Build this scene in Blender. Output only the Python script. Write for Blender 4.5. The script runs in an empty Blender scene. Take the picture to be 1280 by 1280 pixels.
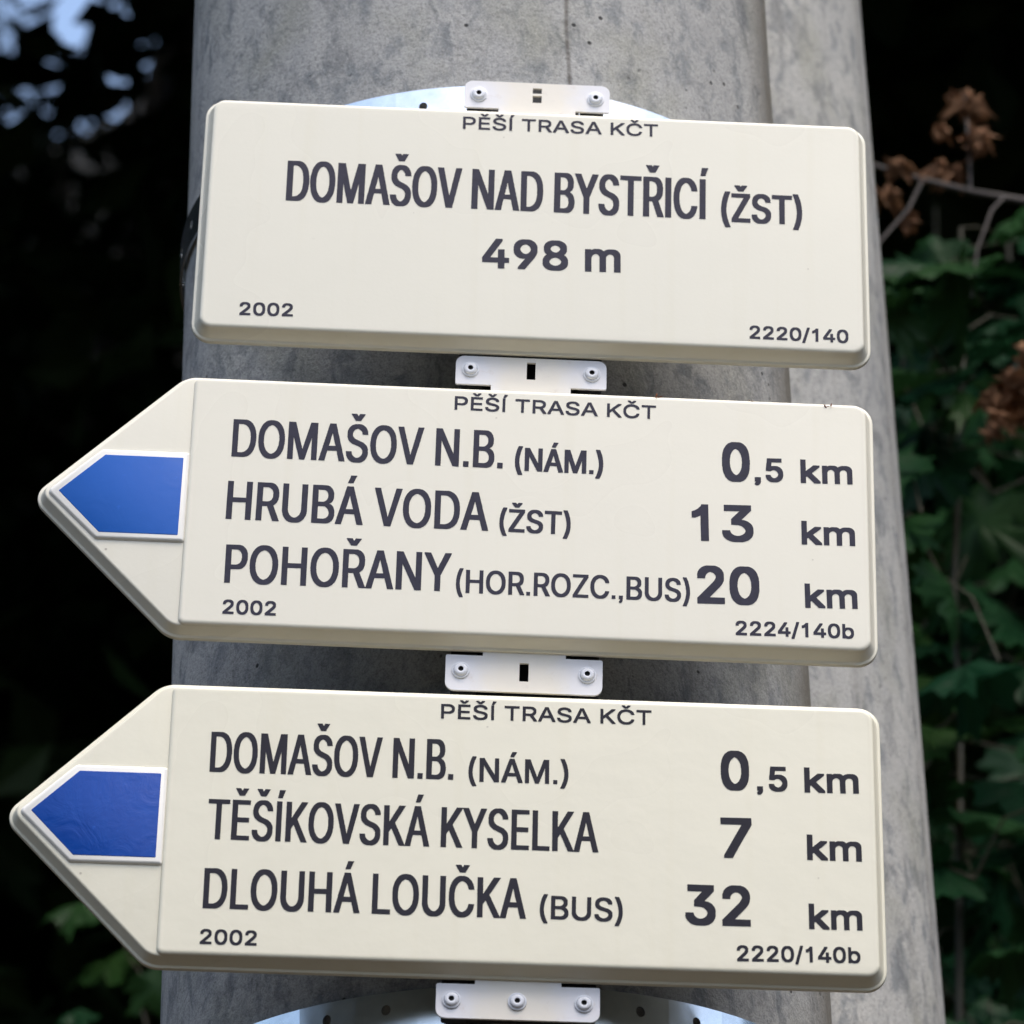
import bpy, bmesh, math, random
import numpy as np
from mathutils import Vector, Matrix, noise
from math import radians, sin, cos, tan, pi, hypot, atan2

random.seed(7)
sc = bpy.context.scene
COL = sc.collection

# ------------------------------------------------------------------ camera
EYE = Vector((0.0, 0.0, 1.55))
PITCH, ROLL, FPX = 0.5092085, 0.0204356, 5094.5        # focal length in pixels of a 1280 px wide picture
F = Vector((0, cos(PITCH), sin(PITCH)))
U0 = Vector((0, -sin(PITCH), cos(PITCH)))
R0 = Vector((1, 0, 0))
RT = R0 * cos(ROLL) + U0 * sin(ROLL)
UP = -R0 * sin(ROLL) + U0 * cos(ROLL)
cam_d = bpy.data.cameras.new('camera')
cam_d.sensor_width = 36.0
cam_d.lens = FPX / 1280 * 36.0
cam_d.clip_start = 0.05
cam_d.clip_end = 600
cam_d.dof.use_dof = True
cam_d.dof.focus_distance = 2.28
cam_d.dof.aperture_fstop = 13
cam = bpy.data.objects.new('camera', cam_d)
COL.objects.link(cam)
cam.matrix_world = Matrix(((RT.x, UP.x, -F.x, EYE.x), (RT.y, UP.y, -F.y, EYE.y), (RT.z, UP.z, -F.z, EYE.z), (0, 0, 0, 1)))
sc.camera = cam

# ------------------------------------------------------------------ light
SUN_EL, SUN_AZ = radians(64), radians(155)             # azimuth clockwise from +Y: high, in front of the signs, a little right
world = bpy.data.worlds.new('World')
sc.world = world
world.use_nodes = True
wn = world.node_tree
wn.nodes.clear()
sky = wn.nodes.new('ShaderNodeTexSky')
sky.sky_type = 'NISHITA'
sky.sun_disc = False
sky.sun_elevation = SUN_EL
sky.sun_rotation = SUN_AZ
sky.air_density = 1.2
sky.dust_density = 3.5
sky.ozone_density = 1.0
bg = wn.nodes.new('ShaderNodeBackground')
bg.inputs['Strength'].default_value = 0.15
wo = wn.nodes.new('ShaderNodeOutputWorld')
wn.links.new(sky.outputs[0], bg.inputs[0])
wn.links.new(bg.outputs[0], wo.inputs[0])
sun_d = bpy.data.lights.new('sun', 'SUN')
sun_d.energy = 0.8
sun_d.angle = radians(35)
sun_d.color = (1.0, 0.93, 0.84)
sun = bpy.data.objects.new('sun', sun_d)
COL.objects.link(sun)
sd = Vector((sin(SUN_AZ) * cos(SUN_EL), cos(SUN_AZ) * cos(SUN_EL), sin(SUN_EL)))
sun.rotation_euler = sd.to_track_quat('Z', 'Y').to_euler()
sun.location = sd * 30
sc.view_settings.view_transform = 'Standard'
sc.view_settings.look = 'None'
sc.view_settings.exposure = 1.04
sc.view_settings.gamma = 1.0
sc.view_settings.use_curve_mapping = False


def at(px, py, y):
    """world point at depth y (metres ahead of the eye) seen at photo pixel px, py"""
    d = F + RT * ((px - 640) / FPX) - UP * ((py - 640) / FPX)
    return EYE + d * (y / d.y)


# ------------------------------------------------------------------ helpers
def link(name, data, parent=None, mats=None):
    o = bpy.data.objects.new(name, data)
    COL.objects.link(o)
    if parent is not None:
        o.parent = parent
    return o


def thing(name, label, cat, loc=(0, 0, 0), group=None, data=None):
    o = link(name, data)
    o.location = loc
    o['label'] = label
    o['category'] = cat
    if group:
        o['group'] = group
    return o


def mesh(name, verts, faces, mats, smooth=False, sharp=None, midx=None):
    m = bpy.data.meshes.new(name)
    m.from_pydata([tuple(v) for v in verts], [], faces)
    for k in (mats if isinstance(mats, (list, tuple)) else [mats]):
        m.materials.append(k)
    if midx:
        for p, i in zip(m.polygons, midx):
            p.material_index = i
    bm = bmesh.new()
    bm.from_mesh(m)
    bmesh.ops.recalc_face_normals(bm, faces=bm.faces)
    bm.to_mesh(m)
    bm.free()
    if smooth:
        m.shade_smooth()
        if sharp:
            m.set_sharp_from_angle(angle=radians(sharp))
    m.update()
    return m


# ------------------------------------------------------------------ materials
def new_mat(name):
    m = bpy.data.materials.new(name)
    m.use_nodes = True
    nt = m.node_tree
    b = nt.nodes['Principled BSDF']
    return m, nt, b


def N(nt, t, **kw):
    n = nt.nodes.new(t)
    for k, v in kw.items():
        if k.startswith('i_'):
            n.inputs[k[2:].replace('_', ' ')].default_value = v
        else:
            setattr(n, k, v)
    return n


def ramp(nt, stops, fac=None, interp='LINEAR'):
    r = nt.nodes.new('ShaderNodeValToRGB')
    r.color_ramp.interpolation = interp
    els = r.color_ramp.elements
    while len(els) < len(stops):
        els.new(0.5)
    for e, (p, c) in zip(els, stops):
        e.position = p
        e.color = (c[0], c[1], c[2], 1) if isinstance(c, (tuple, list)) else (c, c, c, 1)
    if fac is not None:
        nt.links.new(fac, r.inputs[0])
    return r


def mixc(nt, fac, a, b, mode='MIX'):
    m = nt.nodes.new('ShaderNodeMix')
    m.data_type = 'RGBA'
    m.blend_type = mode
    for sock, v in ((m.inputs[0], fac), (m.inputs[6], a), (m.inputs[7], b)):
        if hasattr(v, 'links'):
            nt.links.new(v, sock)
        elif isinstance(v, (tuple, list)):
            sock.default_value = (v[0], v[1], v[2], 1)
        else:
            sock.default_value = v
    return m.outputs[2]


def coords(nt, scale=(1, 1, 1), rnd=False):
    tc = nt.nodes.new('ShaderNodeTexCoord')
    mp = nt.nodes.new('ShaderNodeMapping')
    mp.inputs['Scale'].default_value = scale
    nt.links.new(tc.outputs['Object'], mp.inputs[0])
    return mp.outputs[0]


def noise_n(nt, vec, scale, detail=4, rough=0.55, dist=0.0):
    n = N(nt, 'ShaderNodeTexNoise')
    n.inputs['Scale'].default_value = scale
    n.inputs['Detail'].default_value = detail
    n.inputs['Roughness'].default_value = rough
    n.inputs['Distortion'].default_value = dist
    nt.links.new(vec, n.inputs['Vector'])
    return n.outputs['Fac']


def bump(nt, b, h, strength, dist, prev=None):
    n = nt.nodes.new('ShaderNodeBump')
    n.inputs['Strength'].default_value = strength
    n.inputs['Distance'].default_value = dist
    nt.links.new(h, n.inputs['Height'])
    if prev:
        nt.links.new(prev, n.inputs['Normal'])
    nt.links.new(n.outputs[0], b.inputs['Normal'])
    return n.outputs[0]


def mat_cream(name, base, wav=0.25, seed=0.0):
    m, nt, b = new_mat(name)
    v = coords(nt)
    n1 = noise_n(nt, v, 9 + seed, 5)
    n2 = noise_n(nt, v, 160, 3)
    r1 = ramp(nt, [(0.25, tuple(c * 0.965 for c in base)), (0.75, base)], n1)
    sp = ramp(nt, [(0.0, 0.0), (0.70, 0.0), (0.78, 1.0)], n2)
    c = mixc(nt, sp.outputs[0], r1.outputs[0], tuple(c * 0.93 for c in base))
    # run-off dirt: faint vertical streaks
    v2 = coords(nt, (70, 70, 3))
    st = ramp(nt, [(0.54, 0.0), (0.80, 0.28)], noise_n(nt, v2, 1.0, 3))
    c = mixc(nt, st.outputs[0], c, (base[0] * 0.9, base[1] * 0.88, base[2] * 0.8))
    # fly specks and specks of grime
    vo = N(nt, 'ShaderNodeTexVoronoi')
    vo.inputs['Scale'].default_value = 85
    nt.links.new(v, vo.inputs['Vector'])
    dot = ramp(nt, [(0.0, 0.75), (0.045, 0.6), (0.075, 0.0)], vo.outputs['Distance'])
    gt = ramp(nt, [(0.60, 0.0), (0.63, 1.0)], noise_n(nt, v, 33, 2))
    mu = N(nt, 'ShaderNodeMath', operation='MULTIPLY')
    nt.links.new(dot.outputs[0], mu.inputs[0])
    nt.links.new(gt.outputs[0], mu.inputs[1])
    c = mixc(nt, mu.outputs[0], c, (0.30, 0.26, 0.20))
    nt.links.new(c, b.inputs['Base Color'])
    rg = ramp(nt, [(0.25, 0.25), (0.75, 0.31)], noise_n(nt, v, 9, 2))
    nt.links.new(rg.outputs[0], b.inputs['Roughness'])
    b.inputs['IOR'].default_value = 1.45
    p = bump(nt, b, noise_n(nt, v, 55, 2), wav, 0.0006)
    bump(nt, b, noise_n(nt, v, 420, 2), 0.12, 0.0003, p)
    return m


CREAM = mat_cream('cream_plastic', (0.775, 0.75, 0.63), 0.12)
CREAM2 = mat_cream('cream_plastic_mid', (0.80, 0.77, 0.645), 0.12, 2)
CREAM3 = mat_cream('cream_plastic_wavy', (0.77, 0.74, 0.595), 0.4, 4)


def mat_simple(name, col, rough, metal=0.0, nscale=60, var=0.12, bmp=0.1, bscale=200, bd=0.0005):
    m, nt, b = new_mat(name)
    v = coords(nt)
    r = ramp(nt, [(0.3, tuple(c * (1 - var) for c in col)), (0.7, tuple(min(1, c * (1 + var * .5)) for c in col))], noise_n(nt, v, nscale, 4))
    nt.links.new(r.outputs[0], b.inputs['Base Color'])
    b.inputs['Roughness'].default_value = rough
    b.inputs['Metallic'].default_value = metal
    bump(nt, b, noise_n(nt, v, bscale, 3), bmp, bd)
    return m


WHITE = mat_simple('white_border_paint', (0.81, 0.80, 0.745), 0.3, var=0.05)
INK = mat_simple('dark_lettering_ink', (0.021, 0.021, 0.042), 0.5, var=0.25, nscale=300)
INK3 = mat_simple('black_lettering_ink', (0.012, 0.011, 0.020), 0.42, var=0.25, nscale=300)
for _m in (INK, INK3):
    _m.node_tree.nodes['Principled BSDF'].inputs['Specular IOR Level'].default_value = 0.2
SOCKET_SHADE = mat_simple('screw_socket_shade', (0.01, 0.01, 0.012), 0.6)
SCREW = mat_simple('screw_zinc_white', (0.74, 0.76, 0.80), 0.32, var=0.08)


def mat_blue(name, a, bcol, wav):
    m, nt, b = new_mat(name)
    v = coords(nt)
    r = ramp(nt, [(0.3, a), (0.75, bcol)], noise_n(nt, v, 26, 6, 0.65, 0.6))
    fl = ramp(nt, [(0.66, 0.0), (0.74, 0.5)], noise_n(nt, v, 190, 3, 0.6))
    c = mixc(nt, fl.outputs[0], r.outputs[0], tuple(min(1, x * 1.25 + 0.01) for x in bcol))
    nt.links.new(c, b.inputs['Base Color'])
    b.inputs['Roughness'].default_value = 0.26
    b.inputs['Specular IOR Level'].default_value = 0.25
    p = bump(nt, b, noise_n(nt, v, 60, 4, 0.6, 1.0), wav, 0.0015)
    return m


BLUE2 = mat_blue('blue_paint_faded', (0.004, 0.090, 0.42), (0.009, 0.104, 0.46), 0.10)
BLUE3 = mat_blue('blue_paint_wavy', (0.001, 0.042, 0.28), (0.004, 0.070, 0.38), 0.30)


def mat_tab():
    m, nt, b = new_mat('tab_painted_plate')
    tc = N(nt, 'ShaderNodeTexCoord')
    sx = N(nt, 'ShaderNodeSeparateXYZ')
    nt.links.new(tc.outputs['Object'], sx.inputs[0])
    ab = N(nt, 'ShaderNodeMath', operation='ABSOLUTE')
    nt.links.new(sx.outputs[0], ab.inputs[0])
    v = coords(nt)
    wob = N(nt, 'ShaderNodeMath', operation='MULTIPLY_ADD')
    nt.links.new(noise_n(nt, v, 70, 3), wob.inputs[0])
    wob.inputs[1].default_value = 0.02
    nt.links.new(ab.outputs[0], wob.inputs[2])
    r = ramp(nt, [(0.024, (0.76, 0.72, 0.63)), (0.040, (0.74, 0.74, 0.76))], wob.outputs[0])
    st = ramp(nt, [(0.62, 0.0), (0.75, 0.5)], noise_n(nt, v, 120, 4, 0.6))
    c = mixc(nt, st.outputs[0], r.outputs[0], (0.62, 0.56, 0.50))
    nt.links.new(c, b.inputs['Base Color'])
    b.inputs['Roughness'].default_value = 0.38
    bump(nt, b, noise_n(nt, v, 60, 3), 0.2, 0.001)
    return m


TAB = mat_tab()


def mat_steel():
    m, nt, b = new_mat('galvanised_steel')
    v = coords(nt)
    b.inputs['Metallic'].default_value = 1.0
    r = ramp(nt, [(0.3, (0.62, 0.66, 0.68)), (0.7, (0.80, 0.84, 0.86))], noise_n(nt, v, 60, 4))
    nt.links.new(r.outputs[0], b.inputs['Base Color'])
    b.inputs['Roughness'].default_value = 0.24
    p = bump(nt, b, noise_n(nt, v, 16, 2), 0.5, 0.004)
    bump(nt, b, noise_n(nt, v, 500, 2), 0.1, 0.0002, p)
    return m


STEEL = mat_steel()


def mat_concrete(streak_ang, seed, side_band=None, tone=1.06):
    m, nt, b = new_mat('weathered_concrete')
    tc = N(nt, 'ShaderNodeTexCoord')
    mp = N(nt, 'ShaderNodeMapping')
    mp.inputs['Location'].default_value = (seed, seed * .7, 0)
    nt.links.new(tc.outputs['Object'], mp.inputs[0])
    v = mp.outputs[0]
    mpv = N(nt, 'ShaderNodeMapping')
    mpv.inputs['Scale'].default_value = (1, 1, 0.62)
    nt.links.new(v, mpv.inputs[0])
    vs = mpv.outputs[0]
    big = noise_n(nt, vs, 9, 5, 0.6)
    mid = noise_n(nt, vs, 62, 6, 0.68, 0.5)
    fine = noise_n(nt, v, 330, 3, 0.7)
    c1 = ramp(nt, [(0.25, (0.30, 0.305, 0.305)), (0.5, (0.375, 0.378, 0.37)), (0.75, (0.43, 0.43, 0.41))], big)
    bl = ramp(nt, [(0.36, 1.0), (0.50, 0.0)], mid)
    c2 = mixc(nt, bl.outputs[0], c1.outputs[0], (0.20, 0.215, 0.225))
    # faint green and brown algae clouds
    al = ramp(nt, [(0.50, 0.0), (0.70, 0.55)], noise_n(nt, vs, 15 + seed * .2, 5, 0.6, 0.4))
    c2 = mixc(nt, al.outputs[0], c2, (0.245, 0.250, 0.200))
    # dark blotches
    blot = noise_n(nt, vs, 36, 7, 0.72, 0.5)
    bm_ = ramp(nt, [(0.52, 0.0), (0.64, 0.62)], blot)
    c3 = mixc(nt, bm_.outputs[0], c2, (0.125, 0.135, 0.145))
    sp = ramp(nt, [(0.32, 0.55), (0.46, 0.0)], fine)
    c4 = mixc(nt, sp.outputs[0], c3, (0.16, 0.16, 0.155))
    li = ramp(nt, [(0.58, 0.0), (0.75, 0.45)], fine)
    c4 = mixc(nt, li.outputs[0], c4, (0.50, 0.49, 0.46))
    # sand grain
    gr = ramp(nt, [(0.30, 0.62), (0.50, 1.0), (0.70, 1.22)], noise_n(nt, v, 820, 2, 0.8))
    c4 = mixc(nt, 0.8, c4, gr.outputs[0], 'MULTIPLY')
    # vertical run-off lines
    mpl = N(nt, 'ShaderNodeMapping')
    mpl.inputs['Scale'].default_value = (90, 90, 1.6)
    nt.links.new(v, mpl.inputs[0])
    vl = ramp(nt, [(0.60, 0.0), (0.74, 0.38)], noise_n(nt, mpl.outputs[0], 1.0, 3))
    c4 = mixc(nt, vl.outputs[0], c4, (0.19, 0.185, 0.17))
    # air holes (small dark pits)
    vo = N(nt, 'ShaderNodeTexVoronoi')
    vo.inputs['Scale'].default_value = 75
    nt.links.new(v, vo.inputs['Vector'])
    pit = ramp(nt, [(0.0, 1.0), (0.085, 1.0), (0.13, 0.0)], vo.outputs['Distance'])
    gate = ramp(nt, [(0.54, 0.0), (0.56, 1.0)], noise_n(nt, v, 17, 2))
    mu = N(nt, 'ShaderNodeMath', operation='MULTIPLY')
    nt.links.new(pit.outputs[0], mu.inputs[0])
    nt.links.new(gate.outputs[0], mu.inputs[1])
    c5 = mixc(nt, mu.outputs[0], c4, (0.035, 0.035, 0.035))
    # a stained hairline crack / mould line running down at one bearing
    s = N(nt, 'ShaderNodeSeparateXYZ')
    nt.links.new(tc.outputs['Object'], s.inputs[0])
    at2 = N(nt, 'ShaderNodeMath', operation='ARCTAN2')
    ng = N(nt, 'ShaderNodeMath', operation='MULTIPLY')
    ng.inputs[1].default_value = -1
    nt.links.new(s.outputs[1], ng.inputs[0])
    nt.links.new(s.outputs[0], at2.inputs[0])
    nt.links.new(ng.outputs[0], at2.inputs[1])
    wv = N(nt, 'ShaderNodeMath', operation='MULTIPLY_ADD')
    mpc = N(nt, 'ShaderNodeMapping')
    mpc.inputs['Scale'].default_value = (0, 0, 1)
    nt.links.new(tc.outputs['Object'], mpc.inputs[0])
    nt.links.new(noise_n(nt, mpc.outputs[0], 12, 4), wv.inputs[0])
    wv.inputs[1].default_value = 0.03
    nt.links.new(at2.outputs[0], wv.inputs[2])
    su = N(nt, 'ShaderNodeMath', operation='SUBTRACT')
    nt.links.new(wv.outputs[0], su.inputs[0])
    su.inputs[1].default_value = streak_ang + 0.015
    ab = N(nt, 'ShaderNodeMath', operation='ABSOLUTE')
    nt.links.new(su.outputs[0], ab.inputs[0])
    ln = ramp(nt, [(0.0, 1.0), (0.005, 0.8), (0.009, 0.0)], ab.outputs[0])
    lg = ramp(nt, [(0.36, 0.15), (0.55, 0.95)], noise_n(nt, mpc.outputs[0], 30, 4, 0.7))
    mu2 = N(nt, 'ShaderNodeMath', operation='MULTIPLY')
    nt.links.new(ln.outputs[0], mu2.inputs[0])
    nt.links.new(lg.outputs[0], mu2.inputs[1])
    c6 = mixc(nt, mu2.outputs[0], c5, (0.09, 0.08, 0.07))
    if side_band is not None:
        # a darker brown band down one side
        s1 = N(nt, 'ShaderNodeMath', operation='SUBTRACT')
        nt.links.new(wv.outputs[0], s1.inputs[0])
        s1.inputs[1].default_value = side_band
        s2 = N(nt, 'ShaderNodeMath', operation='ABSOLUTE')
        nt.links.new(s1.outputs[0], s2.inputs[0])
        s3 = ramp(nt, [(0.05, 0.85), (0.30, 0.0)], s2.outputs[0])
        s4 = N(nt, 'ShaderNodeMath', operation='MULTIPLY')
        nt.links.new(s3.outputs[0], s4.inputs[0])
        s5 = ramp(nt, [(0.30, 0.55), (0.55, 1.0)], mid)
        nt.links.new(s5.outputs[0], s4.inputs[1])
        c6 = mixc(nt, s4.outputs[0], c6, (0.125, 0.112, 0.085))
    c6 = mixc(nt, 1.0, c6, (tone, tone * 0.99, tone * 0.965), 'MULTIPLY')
    nt.links.new(c6, b.inputs['Base Color'])
    b.inputs['Roughness'].default_value = 0.85
    h = N(nt, 'ShaderNodeMath', operation='SUBTRACT')
    nt.links.new(fine, h.inputs[0])
    nt.links.new(mu.outputs[0], h.inputs[1])
    p = bump(nt, b, h.outputs[0], 0.5, 0.0012)
    bump(nt, b, mid, 0.3, 0.003, p)
    return m


def mat_leaf(name, cols, rough=0.5, trans=0.25, per_object=False):
    m, nt, b = new_mat(name)
    if per_object:
        rnd = N(nt, 'ShaderNodeObjectInfo').outputs['Random']
    else:
        rnd = N(nt, 'ShaderNodeNewGeometry').outputs['Random Per Island']
    r = ramp(nt, [(i / (len(cols) - 1), c) for i, c in enumerate(cols)], rnd)
    v = coords(nt)
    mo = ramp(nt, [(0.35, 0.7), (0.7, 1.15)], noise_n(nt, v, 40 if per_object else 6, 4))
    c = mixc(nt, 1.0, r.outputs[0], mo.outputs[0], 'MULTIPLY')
    nt.links.new(c, b.inputs['Base Color'])
    b.inputs['Roughness'].default_value = rough
    b.inputs['Specular IOR Level'].default_value = 0.14
    t = N(nt, 'ShaderNodeBsdfTranslucent')
    nt.links.new(c, t.inputs[0])
    mx = N(nt, 'ShaderNodeMixShader')
    mx.inputs[0].default_value = trans
    nt.links.new(b.outputs[0], mx.inputs[1])
    nt.links.new(t.outputs[0], mx.inputs[2])
    nt.links.new(mx.outputs[0], nt.nodes['Material Output'].inputs[0])
    return m


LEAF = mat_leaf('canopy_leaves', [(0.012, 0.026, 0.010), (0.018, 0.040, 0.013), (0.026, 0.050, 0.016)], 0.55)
MAPLE = mat_leaf('maple_leaves', [(0.008, 0.040, 0.016), (0.013, 0.058, 0.020), (0.026, 0.070, 0.016), (0.009, 0.047, 0.021)], 0.42, 0.2, True)
DEAD = mat_leaf('withered_brown_leaves', [(0.16, 0.080, 0.040), (0.36, 0.20, 0.115), (0.22, 0.105, 0.055)], 0.7, 0.15, True)
BARK = mat_simple('bark', (0.075, 0.062, 0.050), 0.9, nscale=20, var=0.4, bmp=0.8, bscale=30, bd=0.02)
TWIG = mat_simple('grey_twig_bark', (0.085, 0.075, 0.070), 0.8, nscale=50, var=0.3)
GREENSTEM = mat_simple('olive_stem', (0.055, 0.050, 0.028), 0.6, nscale=50, var=0.3)
SOIL = mat_simple('forest_soil', (0.055, 0.040, 0.022), 0.95, nscale=1.5, var=0.5, bmp=0.8, bscale=8, bd=0.1)
SHADED_LITTER = mat_simple('shaded_leaf_litter', (0.030, 0.026, 0.018), 0.95, nscale=1.5, var=0.5, bmp=0.8, bscale=8, bd=0.1)  # darker than the soil: deep forest shade put into the colour
GRASS = mat_leaf('grass_blades', [(0.03, 0.06, 0.015), (0.05, 0.09, 0.02), (0.08, 0.09, 0.03)], 0.6)
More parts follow.
